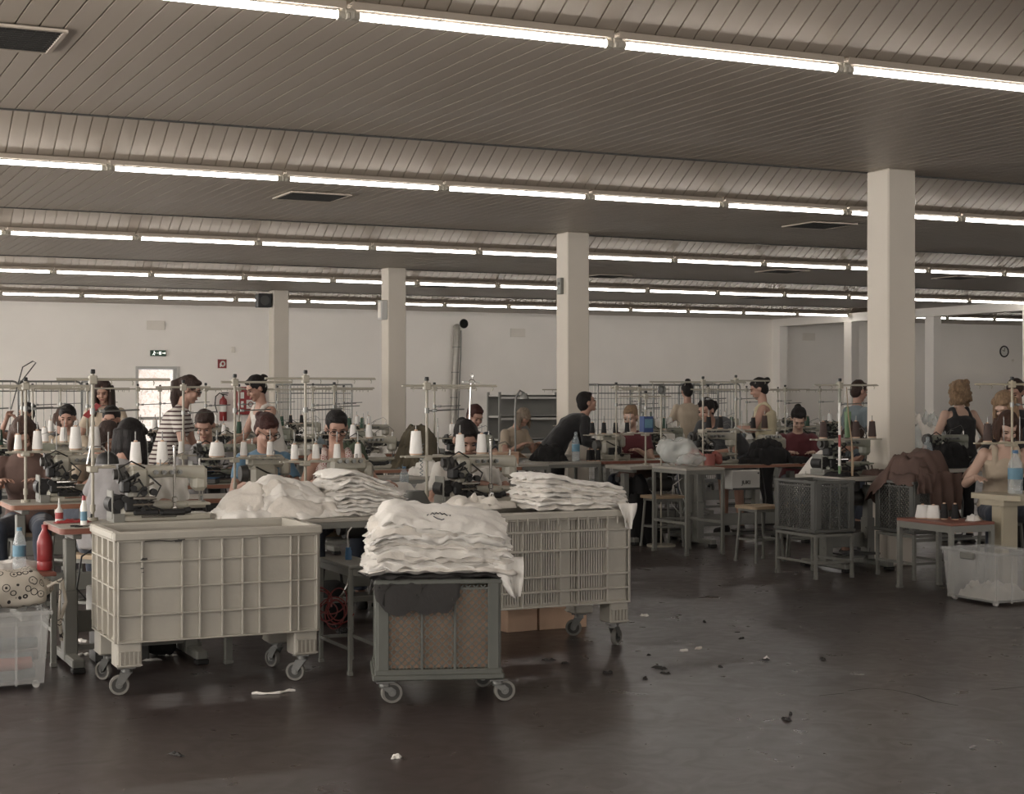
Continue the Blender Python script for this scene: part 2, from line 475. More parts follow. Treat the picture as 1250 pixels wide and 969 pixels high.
# lit doorway: frame, frosted pane glowing with daylight
dm = bpy.data.materials.new('frosted_daylight'); nt, b = nodes(dm); M['frosted_daylight'] = dm
tc = nt.nodes.new('ShaderNodeTexCoord'); nz = nt.nodes.new('ShaderNodeTexNoise'); nz.inputs['Scale'].default_value = 45; nz.inputs['Detail'].default_value = 6
nt.links.new(tc.outputs['Object'], nz.inputs['Vector'])
cr = nt.nodes.new('ShaderNodeValToRGB'); cr.color_ramp.elements[0].position = .42; cr.color_ramp.elements[1].position = .58
cr.color_ramp.elements[0].color = rgb(168, 140, 120); cr.color_ramp.elements[1].color = rgb(255, 246, 236)
nt.links.new(nz.outputs['Fac'], cr.inputs[0]); nt.links.new(cr.outputs[0], b.inputs['Emission Color']); b.inputs['Emission Strength'].default_value = .36
door = thing('door_1', None, None, ((dx0 + dx1) / 2, YB, 0)); door['kind'] = 'structure'
w = dx1 - dx0
mb = MB()
for sx in (-1, 1): mb.box((sx * (w / 2 - .03), .05, dzt / 2), (.06, .16, dzt), ch=.004)
mb.box((0, .05, dzt - .03), (w - .12, .16, .06), ch=.004)
mb.build('door_frame', 'white_plastic', door)
mb = MB(); mb.box((-.04, .06, dzt / 2 - .02), (w - .2, .012, dzt - .1)); mb.build('frosted_pane', 'frosted_daylight', door)
mb = MB(); mb.box((w / 2 - .1, .055, dzt / 2), (.06, .04, dzt - .08), ch=.004); mb.box((-.04, .05, .95), (w - .2, .03, .07)); mb.build('door_rail', 'white_plastic', door)
mb = MB(); mb.tube([(w / 2 - .1, .03, 1.05), (w / 2 - .1, -.03, 1.05), (w / 2 - .2, -.03, 1.05)], .01); mb.build('door_handle', 'steel', door)

# unseen glowing windows added on the left wall and behind the camera for fill
em('window_daylight', (1, .95, .89, 1), FILL_E); em('shaded_window_daylight', (1, .95, .9, 1), FILL_E * .32)
wn = 0
for (axis, cs) in (('L', [0.5, 5.5, 10.5, 15.5, 20.5, 25.5, 30.5]), ('F', [1, 7, 13, 19, 25])):
    for c in cs:
        wn += 1
        t = thing('window_%d' % wn, None, None, (XL, c, 0) if axis == 'L' else (c, YF, 0), 0 if axis == 'L' else pi / 2); t['kind'] = 'structure'
        mb = MB()
        for s in (-1, 1): mb.box((.03, s * 2.1, 1.95), (.06, .08, 2.1)); mb.box((.03, 0, 1.95 + s * 1.02), (.06, 4.2, .08))
        for yy in (-.7, .7): mb.box((.03, yy, 1.95), (.06, .05, 2.0))
        mb.build('window_frame', 'white_plastic', t)
        mb = MB(); mb.box((.016, 0, 1.95), (.012, 4.14, 1.98)); mb.build('frosted_pane', 'window_daylight' if axis == 'L' and c > 4 else 'shaded_window_daylight', t)  # pane of an added window, glows to brighten the hall
# columns
COLX = 8.85; CW = .3
for i, y in enumerate((11.0, 17.0, 23.0, 29.0)):
    mb = MB(); mb.box((COLX + CW / 2, y + CW / 2, HC / 2), (CW, CW, HC - .004), ch=.012)
    structure(mb.build('pillar', 'column_paint'))
    o = bpy.context.scene.objects[-1]
for o in list(scn.objects):
    if o.name.startswith('pillar'):
        tag(o, {0: 'cream square pillar nearest the camera, right of the aisle', 1: 'cream square pillar, second nearest, in the middle of the hall', 2: 'cream square pillar, third nearest, with a grey box near its top', 3: 'farthest cream square pillar with black loudspeaker at its top'}[round((o.data.vertices[0].co.y - 10.9) / 6)], 'pillar')

# fluorescent tubes
JX = 2.70; PIT = 1.535
def make_tube():
    t = thing('ceiling_tube_light', 'x', 'light')
    mb = MB(); mb.cyl((-.735, 0, 0), (.735, 0, 0), .019, n=12); mb.build('tube', 'tube_light', t)
    mb = MB(); mb.box((0, -.022, .049), (1.5, .008, .040), ch=.002); mb.box((0, .004, .064), (1.5, .056, .012), ch=.002)  # batten with a front plate shaped to shield the slope from its tube
    mb.build('batten', 'slat_paint', t)
    for s in (-1, 1):
        mb = MB(); mb.box((s * .742, 0, .012), (.022, .044, .066), ch=.003); mb.cyl((s * .71, 0, 0), (s * .748, 0, 0), .026, n=12)
        mb.box((s * .757, -.012, -.008), (.018, .06, .032), ch=.003); mb.cyl((s * .745, -.026, .014), (s * .767, -.026, .014), .015, n=8)
        mb.build('lamp_holder', 'holder_plastic', t)
    return t
tube = Proto(make_tube)
ROWN = ['overhead row above the camera', 'nearest ceiling row', 'second ceiling row', 'third ceiling row', 'fourth ceiling row', 'farthest ceiling row']
def colpx(x, y):
    d = x * ST + y * CT; return 625 + FPX * (x * CT - y * ST) / d if d > .1 else -1e9
for k in range(0, 6):
    y = TY[k]; vis = 0
    xs = [JX + PIT * (n + .5) for n in range(-4, 21)]
    xs = [x for x in xs if x < XBEAM - .7 or (k == 5 and x > 26.4 and x < 34)]
    for x in xs:
        if x < XL + 1: continue
        a, c_ = colpx(x - .7, y), colpx(x + .7, y)
        if k == 0 and x > 20: continue
        if k and (c_ < -500): continue
        inview = k > 0 and c_ > 0 and a < 1250
        if inview:
            lab = 'fluorescent tube in the %s, %s' % (ROWN[k], ORD[vis] if vis < 20 else 'far right end'); vis += 1; grp = 'fluorescent tubes in the %s' % ROWN[k]
        else:
            lab = 'fluorescent tube of the %s beyond the edge of the photo' % ROWN[k]; grp = 'fluorescent tubes of the %s outside the frame' % ROWN[k]
        tube((x, y, HC - .05), 0, lab, grp)

# ceiling air grilles
def make_grille():
    t = thing('ceiling_vent', 'x', 'vent')
    mb = MB()
    for s in (-1, 1): mb.box((0, s * .3, 0), (.62, .03, .016), ch=.003); mb.box((s * .3, 0, 0), (.03, .57, .016), ch=.003)
    mb.build('frame', 'slat_paint', t)
    mb = MB()
    for i in range(11): mb.box((0, -.26 + i * .052, .0), (.57, .006, .012))
    for i in range(11): mb.box((-.26 + i * .052, 0, .004), (.006, .57, .008))
    mb.build('louvre', 'dark_paint', t)
    mb = MB(); mb.box((0, 0, .009), (.58, .58, .004)); mb.build('duct_opening', 'hole_dark', t)
    return t
grille = Proto(make_grille)
for (px, py, lab) in ((381, 240, 'large square ceiling vent left of the middle, below the second light row'), (1000, 275, 'square ceiling vent left of the near pillar, below the second light row'),
                      (0, 45, 'square ceiling vent cut by the upper left corner of the photo'), (955, 331, 'square ceiling vent left of the near pillar, below the third light row'),
                      (1170, 339, 'square ceiling vent right of the near pillar, below the third light row'), (533, 349, 'square ceiling vent right of the third pillar'), (740, 337, 'small ceiling vent just right of the second pillar'), (925, 363, 'ceiling vent below the fourth light row, left of the near pillar')):
    p = GZ(px, py, HC - .012); grille((p.x, p.y, HC - .014), 0, lab)

# fittings on the back wall
def wallx(px): return YB * math.tan(TH + atan2(px - 625, FPX))
def wallz(px, py): p = wallx(px); d = p * ST + YB * CT; return EYE - (py - 480) * d / FPX
for (px, py, lab) in ((190, 397, 'cream wall grille high on the back wall above the lit doorway'), (632, 406, 'cream wall grille high on the back wall left of the second pillar'), (987, 411, 'cream wall grille on the back wall left of the near pillar')):
    t = thing('wall_vent', lab, 'vent', (wallx(px), YB, wallz(px, py)), 0, 'grilles high on the back wall')
    mb = MB(); mb.box((0, -.012, 0), (.4, .024, .2), ch=.004); mb.build('frame', 'wall_grille', t)
    mb = MB()
    for i in range(6): mb.box((0, -.027, -.07 + i * .028), (.34, .008, .012))
    mb.build('louvre', 'wall_grille', t)
# exit sign
t = thing('exit_sign', 'small green and white emergency exit sign above the lit doorway', 'sign', (wallx(192.5), YB, wallz(192.5, 431)))
mb = MB(); mb.box((0, -.03, 0), (.34, .06, .13), ch=.006); mb.build('housing', 'green_sign', t)
mb = MB(); mb.box((.04, -.063, 0), (.05, .006, .07)); mb.ell((-.09, -.063, .035), (.013, .004, .013)); mb.tube([(-.09, -.063, .02), (-.1, -.063, -.01), (-.08, -.063, -.045)], .01); mb.tube([(-.1, -.063, -.01), (-.13, -.063, -.04)], .009); mb.tube([(-.09, -.063, .01), (-.05, -.063, .0)], .008)
mb.tube([(-.02, -.063, 0), (.0, -.063, 0)], .008); mb.box((.12, -.063, 0), (.06, .006, .02)); mb.prism([(.14, -.03), (.16, 0), (.14, .03)], .06, .066, Matrix.Rotation(pi / 2, 4, 'X'))
mb.build('pictogram', 'sign_glow', t)
# fire sign
t = thing('fire_hose_sign', 'small red and white fire hose sign on the back wall', 'sign', (wallx(271), YB, wallz(271, 444)))
mb = MB(); mb.box((0, -.006, 0), (.2, .012, .2)); mb.build('plate', 'fire_red', t)
mb = MB(); mb.tube([(.045 * cos(a) + .015, -.014, .05 * sin(a)) for a in [i * pi / 8 for i in range(17)]], .016); mb.box((-.04, -.014, -.03), (.03, .004, .08)); mb.build('pictogram', 'sign_white', t)
t = tag((lambda mb: (mb.box((0, -.02, 0), (.09, .04, .13), ch=.006), mb.cyl((0, -.04, .02), (0, -.048, .02), .02), mb)[-1])(MB()).build('alarm_button', 'wall_grille', None, (wallx(284), YB, wallz(284, 427))), 'tiny pale alarm box on the back wall above the fire hose cabinet', 'alarm')
# extinguisher
t = thing('fire_extinguisher', 'red fire extinguisher hanging on the back wall left of the hose cabinet', 'extinguisher', (wallx(271), YB - .1, 0))
zc = 1.15
mb = MB(); mb.lathe([(.0, zc - .27), (.075, zc - .265), (.085, zc - .25), (.085, zc + .16), (.07, zc + .22), (.03, zc + .25), (.025, zc + .28), (0, zc + .285)]); mb.build('cylinder', 'fire_red', t)
mb = MB(); mb.tube([(0, 0, zc + .27), (0, 0, zc + .33)], .018); mb.box((.04, 0, zc + .36), (.16, .02, .02), mx=Matrix.Rotation(0, 4, 'Y')); mb.tube([(-.02, 0, zc + .33), (.1, 0, zc + .31)], .01); mb.build('valve_lever', 'black', t)
mb = MB(); mb.tube([(0, 0, zc + .31), (-.08, 0, zc + .36), (-.17, 0, zc + .28), (-.19, -.01, zc + .1), (-.14, -.02, zc - .08)], .012); mb.build('hose', 'black', t)
mb = MB(); mb.lathe([(.087, zc - .06), (.0872, zc + .1), (.087, zc + .1)], n=20); mb.build('instruction_band', 'sign_white', t)
mb = MB(); mb.box((0, .085, zc + .05), (.12, .03, .2)); mb.build('wall_bracket', 'dark_paint', t)
# hose cabinet, lid open
x0, x1 = wallx(285.5), wallx(318); xc = (x0 + x1) / 2 + .02
t = thing('fire_hose_cabinet', 'red fire hose cabinet with white notices on the back wall', 'cabinet', (xc, YB - .13, 0))
wz = wallz(300, 489); hw = (x1 - x0) / 2
mb = MB(); mb.box((0, .0, wz), (2 * hw, .24, .62), ch=.01); mb.build('body', 'fire_red', t)
mb = MB(); mb.box((-.12, -.125, wz - .02), (hw * 1.1, .012, .56), ch=.003); mb.build('cabinet_door', 'red_plastic', t)
mb = MB(); mb.box((-.02, -.134, wz - .08), (.19, .004, .2)); mb.box((-.21, -.134, wz + .12), (.08, .004, .14)); mb.box((-.21, -.134, wz - .08), (.06, .004, .14)); mb.build('notice', 'sign_white', t)
mb = MB(); mb.tube([(-.02 + .05 * cos(a), -.138, wz - .08 + .05 * sin(a)) for a in [i * pi / 8 for i in range(16)]], .009, closed=True); mb.build('notice_pictogram', 'fire_red', t)
# metal duct pipe and round openings
t = thing('duct_pipe', 'tall dull metal duct pipe running down the back wall', 'pipe', (wallx(555), YB - .14, 0))
mb = MB(); mb.tube([(-.1, 0, .6), (-.07, 0, 1.6), (-.03, 0, 2.4), (0, 0, 3.05), (.005, .04, 3.1)], .08, n=14); mb.build('pipe', 'pipe_metal', t)
mb = MB()
for z, x in ((1.4, -.078), (2.0, -.05), (2.6, -.02)): mb.lathe([(.083, z - .012), (.09, z - .01), (.09, z + .01), (.083, z + .012)], (x, 0, 0), n=14)
mb.tube([(.09, -.03, 3.0), (.075, -.05, 2.4), (.04, -.06, 1.8), (.0, -.06, .9)], .016); mb.build('pipe_collar', 'zinc', t)
for px, nm in ((566, 'black round duct opening in the back wall beside the pipe top'),):
    t = thing('duct_opening', nm, 'vent', (wallx(px), YB, wallz(px, 395)))
    mb = MB(); mb.cyl((0, 0, 0), (0, -.02, 0), .1, n=24); mb.build('opening', 'hole_dark', t)
    mb = MB(); mb.tube([(.105 * cos(a), -.012, .105 * sin(a)) for a in [i * pi / 12 for i in range(24)]], .01, closed=True); mb.build('rim', 'dark_paint', t)
# clock
t = thing('wall_clock', 'round dark-rimmed clock high on the far right wall', 'clock', (wallx(1225), YB, wallz(1225, 429)))
mb = MB(); mb.cyl((0, 0, 0), (0, -.03, 0), .15, n=32); mb.build('clock_face', 'sign_white', t)
mb = MB(); mb.tube([(.15 * cos(a), -.03, .15 * sin(a)) for a in [i * pi / 16 for i in range(32)]], .018, closed=True); mb.build('rim', 'black', t)
mb = MB(); mb.tube([(0, -.035, 0), (.02, -.035, .1)], .007); mb.tube([(0, -.035, 0), (-.06, -.035, .04)], .008); mb.build('hand', 'black', t)
mb = MB()
for i in range(12): a = i * pi / 6; mb.box((.125 * cos(a), -.032, .125 * sin(a)), (.012, .004, .012))
mb.build('hour_mark', 'black', t)
tag((lambda mb: (mb.box((0, -.02, 0), (.07, .04, .07), ch=.01), mb.cyl((0, -.04, 0), (0, -.05, 0), .02), mb)[-1])(MB()).build('wall_socket', 'wall_grille', None, (wallx(1236), YB, wallz(1236, 440))), 'tiny grey wall socket just below the round clock', 'socket')
# loudspeaker on the far pillar, boxes on the others
t = thing('loudspeaker', 'black box loudspeaker at the top of the farthest pillar', 'speaker', (COLX - .16, 29.12, HC - .2))
mb = MB(); mb.box((0, 0, 0), (.26, .22, .26), ch=.012); mb.build('cabinet', 'black', t)
mb = MB(); mb.cyl((0, -.11, 0), (0, -.118, 0), .09, n=20); mb.build('speaker_cone', 'dark_paint', t)
mb = MB(); mb.box((.14, 0, 0), (.05, .04, .08)); mb.build('bracket', 'dark_paint', t)
t = thing('junction_box', 'grey electrical box near the top of the third pillar', 'electrical box', (COLX - .05, 23.1, HC - .66))
mb = MB(); mb.box((0, 0, 0), (.1, .16, .3), ch=.008); mb.build('box', 'white_plastic', t); mb = MB(); mb.box((-.055, 0, 0), (.01, .12, .24), ch=.003); mb.build('lid', 'wall_grille', t)
t = thing('junction_box', 'small grey box on the left side of the second pillar', 'electrical box', (COLX - .02, 17.15, 2.8))
mb = MB(); mb.box((0, 0, 0), (.045, .1, .2), ch=.006); mb.build('box', 'grey_paint', t); mb = MB(); mb.cyl((-.02, 0, .03), (-.028, 0, .03), .02); mb.build('knob', 'dark_paint', t)

# camera, world
cam = bpy.data.cameras.new('camera'); co = bpy.data.objects.new('camera', cam); COL.objects.link(co)
co.location = (0, 0, EYE); co.rotation_euler = (pi / 2, 0, -TH)
cam.sensor_width = 36; cam.lens = 36 * FPX / 1250; cam.shift_y = -4.5 / 1250; cam.clip_end = 200
scn.camera = co
wd = bpy.data.worlds.new('world'); scn.world = wd; wd.use_nodes = True
wd.node_tree.nodes['Background'].inputs[0].default_value = (.8, .85, .9, 1); wd.node_tree.nodes['Background'].inputs[1].default_value = .3
scn.view_settings.view_transform = 'Standard'; scn.view_settings.look = 'None'; scn.view_settings.gamma = 1; scn.view_settings.use_curve_mapping = False
scn.view_settings.exposure = 1.5
scn.cycles.max_bounces = 7; scn.cycles.diffuse_bounces = 4; scn.cycles.glossy_bounces = 3; scn.cycles.transparent_max_bounces = 16
scn.cycles.sample_clamp_indirect = 6; scn.cycles.use_denoising = True
# ================================================================ prototypes
R4 = Matrix.Rotation
def rrect(w, h, r, n=5):
    out = []
    for (cx, cy, a0) in ((w / 2 - r, h / 2 - r, 0), (-w / 2 + r, h / 2 - r, pi / 2), (-w / 2 + r, -h / 2 + r, pi), (w / 2 - r, -h / 2 + r, 1.5 * pi)):
        for i in range(n + 1): a = a0 + pi / 2 * i / n; out.append((cx + r * cos(a), cy + r * sin(a)))
    return out

def make_cone(m='thread_white', r=.034, h=.125, name='thread_cone'):
    t = thing(name, 'x', 'thread cone')
    mb = MB(); mb.lathe([(.0, .008), (r, .008), (r * 1.03, .016), (r * .74, h), (r * .70, h + .003), (0, h + .003)], n=18); mb.build('wound_thread', m, t)
    mb = MB(); mb.lathe([(r * .96, 0), (r * .98, .008), (r * .2, .009)], n=14); mb.lathe([(.0, h), (.012, h), (.010, h + .012), (0, h + .013)], n=10); mb.build('cone_core', 'cardboard', t)
    return t
cone_white = Proto(lambda: make_cone())
cone_black = Proto(lambda: make_cone('thread_black', .028, .115))
cone_brown = Proto(lambda: make_cone('thread_brown', .034, .135))
cone_green = Proto(lambda: make_cone('thread_green', .028, .13))
cone_big = Proto(lambda: make_cone('thread_white', .042, .15))
cone_fat = Proto(lambda: make_cone('thread_white', .055, .10))
cone_slim = Proto(lambda: make_cone('thread_white', .026, .10))

def make_stand(h=.82, zt=.30, ra=.46, la=.2, tray=.44, yaw=0, npin=3, back=0, pm='stand_paint', tr_l=0.0):
    """thread stand: pole on the table, thread-guide rails at the top, spool tray at mid height"""
    t = thing('thread_stand', 'x', 'thread stand')
    mb = MB(); mb.cyl((0, 0, .012), (0, 0, h), .0092, n=12); mb.cyl((0, 0, 0), (0, 0, .018), .03, n=14); mb.cyl((0, 0, .05), (0, 0, .09), .015)
    mb.build('pole', pm, t)
    mb = MB(); mb.box((0, 0, h + .012), (.024, .024, .026), ch=.004); mb.build('pole_cap', 'black', t)
    mb = MB()
    for sx, L in ((1, ra), (-1, la)):
        if L <= 0: continue
        a = radians(4) * sx
        mb.box((sx * L / 2, 0, h - .035), (L, .018, .009), ch=.002)
        mb.box((sx * L / 2, .010, h - .032), (L, .003, .016))
        n = int(L / .12)
        for i in range(n): mb.tube([(sx * (.1 + i * .12), -.012, h - .04), (sx * (.1 + i * .12), -.03, h - .05), (sx * (.1 + i * .12), -.02, h - .065)], .003, n=5)
    mb.box((0, 0, h - .035), (.045, .045, .05), ch=.005)
    mb.build('thread_guide', pm, t)
    mb = MB()
    x0, x1 = -tr_l, tray
    mb.box(((x0 + x1) / 2, -.02, zt), (x1 - x0, .024, .012), ch=.003)
    mb.box(((x0 + x1) / 2, .06, zt), (x1 - x0, .024, .012), ch=.003)
    mb.box((0, .01, zt - .01), (.05, .1, .035), ch=.005)
    xs = [x0 + (x1 - x0) * (i + .6) / npin for i in range(npin)]
    for x in xs:
        mb.box((x, .02, zt), (.03, .1, .008)); mb.cyl((x, .02, zt), (x, .02, zt + .012), .036, n=16)
    mb.build('spool_tray', pm, t)
    for x in xs:
        mb = MB(); mb.cyl((x, .02, zt + .01), (x, .02, zt + .2), .0035, n=6); mb.build('spool_pin', 'steel', t)
    mb = MB(); zm = (h + zt) / 2 + .05
    mb.tube([(0, -.01, zm), (.26, -.01, zm + .01)], .005, n=6); mb.box((.05, -.01, zm + .003), (.03, .02, .02), ch=.003); mb.cyl((0, 0, zm - .015), (0, 0, zm + .02), .016, n=10)
    mb.build('tension_arm', 'steel', t)
    t['pins'] = xs; 
    return t

def make_machine(kind=0):
    """industrial sewing head seen from behind: C-shaped body, needle head at +X, drive mechanism at -X. origin on table."""
    t = thing('sewing_machine', 'x', 'sewing machine')
    pm = 'machine_paint' if kind != 1 else 'machine_green'
    mb = MB()
    # body: base plate, column, arm, head
    mb.box((0, 0, .02), (.50, .19, .04), ch=.01)
    mb.box((-.15, 0, .17), (.12, .13, .28), ch=.025)
    mb.box((-.17, .0, .06), (.17, .17, .07), ch=.02)
    arm = []
    for i in range(9):
        x = -.18 + i * .05; hh = .085 - .02 * sin(pi * i / 8); z = .265 + .012 * sin(pi * i / 8)
        arm.append([V((x, p[0], z + p[1])) for p in rrect(.11 - .02 * sin(pi * i / 8), hh, .02, 3)])
    mb.loft(arm)
    mb.box((.20, 0, .235), (.085, .095, .145), ch=.022)
    # cylinder bed
    bed = []
    for i in range(6):
        x = -.14 + i * .075; bed.append([V((x, p[0] - .0, .085 + p[1])) for p in rrect(.075 - .004 * i, .06 - .004 * i, .02, 3)])
    mb.loft(bed)
    mb.box((.19, 0, .09), (.13, .12, .014), ch=.003)
    mb.build('machine_body', pm, t)
    mb = MB(); mb.cyl((-.225, 0, .265), (-.262, 0, .265), .058, .052, n=22); mb.cyl((-.262, 0, .265), (-.285, 0, .265), .03, n=16); mb.build('handwheel', 'dark_paint', t)
    mb = MB(); mb.cyl((.205, 0, .17), (.205, 0, .10), .0055, n=8); mb.cyl((.225, .01, .175), (.225, .01, .115), .005, n=8); mb.cyl((.205, 0, .30), (.205, 0, .345), .007); mb.build('needle_bar', 'chrome', t)
    mb = MB(); mb.box((.222, 0, .104), (.018, .05, .008), ch=.002); mb.box((.222, .012, .118), (.014, .014, .03), ch=.002); mb.build('presser_foot', 'steel', t)
    for i in range(4):
        mb = MB(); mb.cyl((-.06 + i * .045, -.055, .275), (-.06 + i * .045, -.082, .275), .013, n=12); mb.cyl((-.06 + i * .045, -.082, .275), (-.06 + i * .045, -.098, .275), .006, n=8); mb.build('tension_knob', 'steel', t)
    # mechanism cluster
    mb = MB(); rnd = random.Random(5 + kind)
    mb.cyl((-.27, -.06, .10), (-.27, .07, .10), .055, n=18); mb.cyl((-.27, -.075, .10), (-.27, -.06, .10), .03)
    mb.tube([(-.245 + .045 * cos(a), -.03, .10 + .05 * sin(a)) for a in [i * pi / 6 for i in range(12)]], .006, n=5, closed=True)
    mb.box((-.2, -.08, .10), (.08, .05, .08), ch=.01); mb.box((-.12, -.085, .055), (.14, .04, .03), ch=.006)
    for i in range(7):
        x = -.24 + rnd.random() * .17; z = .07 + rnd.random() * .13
        mb.cyl((x, -.115, z), (x, -.07, z), .012 + .008 * rnd.random(), n=10)
    mb.tube([(-.16, -.08, .24), (-.14, -.11, .2), (-.18, -.12, .14), (-.1, -.12, .09), (-.02, -.1, .06)], .006, n=6)
    mb.tube([(-.1, -.06, .26), (-.04, -.1, .2), (-.08, -.12, .13), (-.2, -.12, .08)], .005, n=6)
    for i in range(9):
        x = -.25 + rnd.random() * .2; z = .05 + rnd.random() * .2; a = rnd.random() * 3
        mb.tube([(x, -.075, z), (x + .03 * cos(a), -.11, z + .03 * sin(a)), (x + .07 * cos(a), -.1 - .02 * rnd.random(), z + .07 * sin(a) * .8)], .004 + .004 * rnd.random(), n=6)
    mb.box((-.23, -.05, .2), (.05, .09, .07), ch=.008); mb.cyl((-.215, -.09, .24), (-.16, -.1, .27), .012, n=8); mb.tube([(-.24, -.06, .23), (-.27, -.08, .3), (-.2, -.08, .34), (-.12, -.06, .30)], .005, n=6)
    mb.box((.03, -.085, .05), (.15, .05, .035), ch=.012); mb.cyl((.1, -.085, .055), (.13, -.085, .062), .018, n=10)
    mb.build('drive_mechanism', 'black', t)
    mb = MB(); mb.box((-.05, -.09, .03), (.2, .03, .012), ch=.003); mb.cyl((-.2, -.12, .135), (-.07, -.12, .135), .010, n=10); mb.cyl((-.2, -.12, .10), (-.09, -.12, .10), .008, n=8); mb.cyl((-.14, -.1, .19), (-.08, -.1, .22), .007, n=8)
    mb.build('linkage_rod', 'chrome', t)
    # lever bracket, belt guard
    mb = MB(); mb.prism([(-.30, -.10), (-.24, -.10), (-.24, .10), (-.30, .10)], 0, .05); mb.box((-.3, 0, .1), (.012, .14, .16), ch=.004); mb.build('belt_guard', 'grey_paint', t)
    mb = MB(); mb.tube([(.2, .03, .30), (.23, .03, .36), (.17, .0, .40), (.05, .0, .36), (-.03, 0, .3)], .003, n=5); mb.tube([(-.02, 0, .3), (-.02, 0, .345)], .004); mb.tube([(.03, 0, .3), (.03, -.02, .35), (.06, -.02, .35)], .003, n=5)
    mb.build('thread_wire', 'steel', t)
    return t
def make_overlock():
    """compact boxy overlock head"""
    t = thing('overlock_machine', 'x', 'sewing machine')
    mb = MB(); mb.box((0, 0, .03), (.34, .24, .06), ch=.015); mb.box((-.05, .0, .13), (.2, .19, .16), ch=.03); mb.box((-.02, .01, .235), (.27, .12, .09), ch=.025); mb.box((.12, .0, .19), (.07, .09, .12), ch=.02)
    mb.build('machine_body', 'machine_paint', t)
    mb = MB(); mb.cyl((-.16, 0, .15), (-.21, 0, .15), .062, .055, n=20); mb.build('handwheel', 'dark_paint', t)
    mb = MB(); mb.cyl((.12, 0, .14), (.12, 0, .075), .006, n=8); mb.box((.12, .0, .07), (.05, .02, .008)); mb.cyl((.02, -.06, .28), (.02, -.06, .31), .008); mb.build('needle_bar', 'chrome', t)
    mb = MB(); mb.box((-.02, -.1, .09), (.15, .02, .08), ch=.005); mb.cyl((.06, -.12, .05), (.06, -.09, .05), .025, n=12); mb.box((.1, -.1, .04), (.08, .03, .03), ch=.005); mb.tube([(-.12, -.1, .2), (-.05, -.13, .16), (.04, -.12, .13)], .006, n=6); mb.build('drive_mechanism', 'black', t)
    for i in range(4):
        mb = MB(); mb.cyl((-.1 + i * .05, -.05, .26), (-.1 + i * .05, -.075, .262), .014, n=12); mb.build('tension_knob', 'steel', t)
    mb = MB(); mb.box((.1, -.1, .065), (.16, .1, .008), ch=.002); mb.build('cloth_plate', 'chrome', t)
    return t
machineA = Proto(lambda: make_machine(0)); machineB = Proto(lambda: make_machine(1)); overlock = Proto(make_overlock)

def make_table(w=1.1, d=.55, z=.78, edge='wood_edge', motor=True, topm='laminate', name='sewing_table', leg=.06):
    """industrial machine table: laminated top with wooden edge, two T-frames, rail, treadle, motor. origin floor centre."""
    t = thing(name, 'x', 'table')
    mb = MB(); mb.prism(rrect(w - .01, d - .01, .03), z - .034, z); mb.build('tabletop', topm, t)
    mb = MB(); mb.prism(rrect(w, d, .034), z - .032, z - .003); mb.build('edge_band', edge, t)
    for sx in (-1, 1):
        mb = MB(); x = sx * (w / 2 - .1)
        mb.box((x, 0, .40), (leg, leg * 1.3, z - .18), ch=.006)
        mb.box((x, 0, z * .25 + .03), (leg * 1.25, leg * 1.7, z * .5), ch=.006)
        for zz in (.18, .26, .34): mb.cyl((x - leg * .7, -.02, zz), (x + leg * .7, -.02, zz), .01, n=8)
        mb.box((x, 0, z - .05), (leg * .8, d * .8, .03), ch=.004)
        mb.box((x, 0, .05), (leg * 1.1, d * .95, .05), ch=.008)
        mb.build('leg_frame', 'grey_paint', t)
        for sy in (-1, 1):
            mb = MB(); mb.box((x, sy * d * .44, .016), (leg * 1.15, .07, .03), ch=.006); mb.build('rubber_foot', 'rubber', t)
    mb = MB(); mb.box((0, .02, .24), (w - .2, .02, .12), ch=.004); mb.box((0, .0, .10), (w - .2, .04, .03)); mb.build('cross_rail', 'grey_paint', t)
    mb = MB(); mb.box((.05, -.05, .13), (.36, .22, .015), mx=R4(.0, 4, 'X')); mb.tube([(.2, -.05, .13), (.24, -.02, .45), (.2, 0, z - .04)], .006); mb.build('treadle', 'dark_paint', t)
    if motor:
        mb = MB(); mb.cyl((.02, .08, z - .2), (.22, .08, z - .2), .075, n=18); mb.cyl((-.02, .08, z - .2), (.02, .08, z - .2), .05); mb.box((.12, .08, z - .1), (.1, .1, .14), ch=.01); mb.build('motor', 'dark_paint', t)
    return t
def simple_table(w, d, z, topm='laminate', legm='grey_paint', lt=.028, rail=.25, name='steel_table', label='x', apron=.035, top_t=.022):
    t = thing(name, label, 'table')
    mb = MB(); mb.box((0, 0, z - top_t / 2), (w, d, top_t), ch=.004); mb.build('tabletop', topm, t)
    mb = MB(); zz = z - top_t - apron / 2
    for s in (-1, 1):
        mb.box((0, s * (d / 2 - lt / 2), zz), (w - lt, lt * .8, apron)); mb.box((s * (w / 2 - lt / 2), 0, zz), (lt * .8, d - lt, apron))
        if rail: mb.box((s * (w / 2 - lt / 2), 0, rail), (lt * .7, d - 2 * lt, lt * .8)); 
    if rail: mb.box((0, d / 2 - lt / 2, rail), (w - 2 * lt, lt * .7, lt * .8))
    mb.build('frame', legm, t)
    for sx in (-1, 1):
        for sy in (-1, 1):
            mb = MB(); mb.box((sx * (w / 2 - lt / 2), sy * (d / 2 - lt / 2), (z - top_t) / 2), (lt, lt, z - top_t), ch=.003); mb.box((sx * (w / 2 - lt / 2), sy * (d / 2 - lt / 2), .012), (lt * 1.25, lt * 1.25, .024), ch=.003); mb.build('leg', legm, t)
    return t
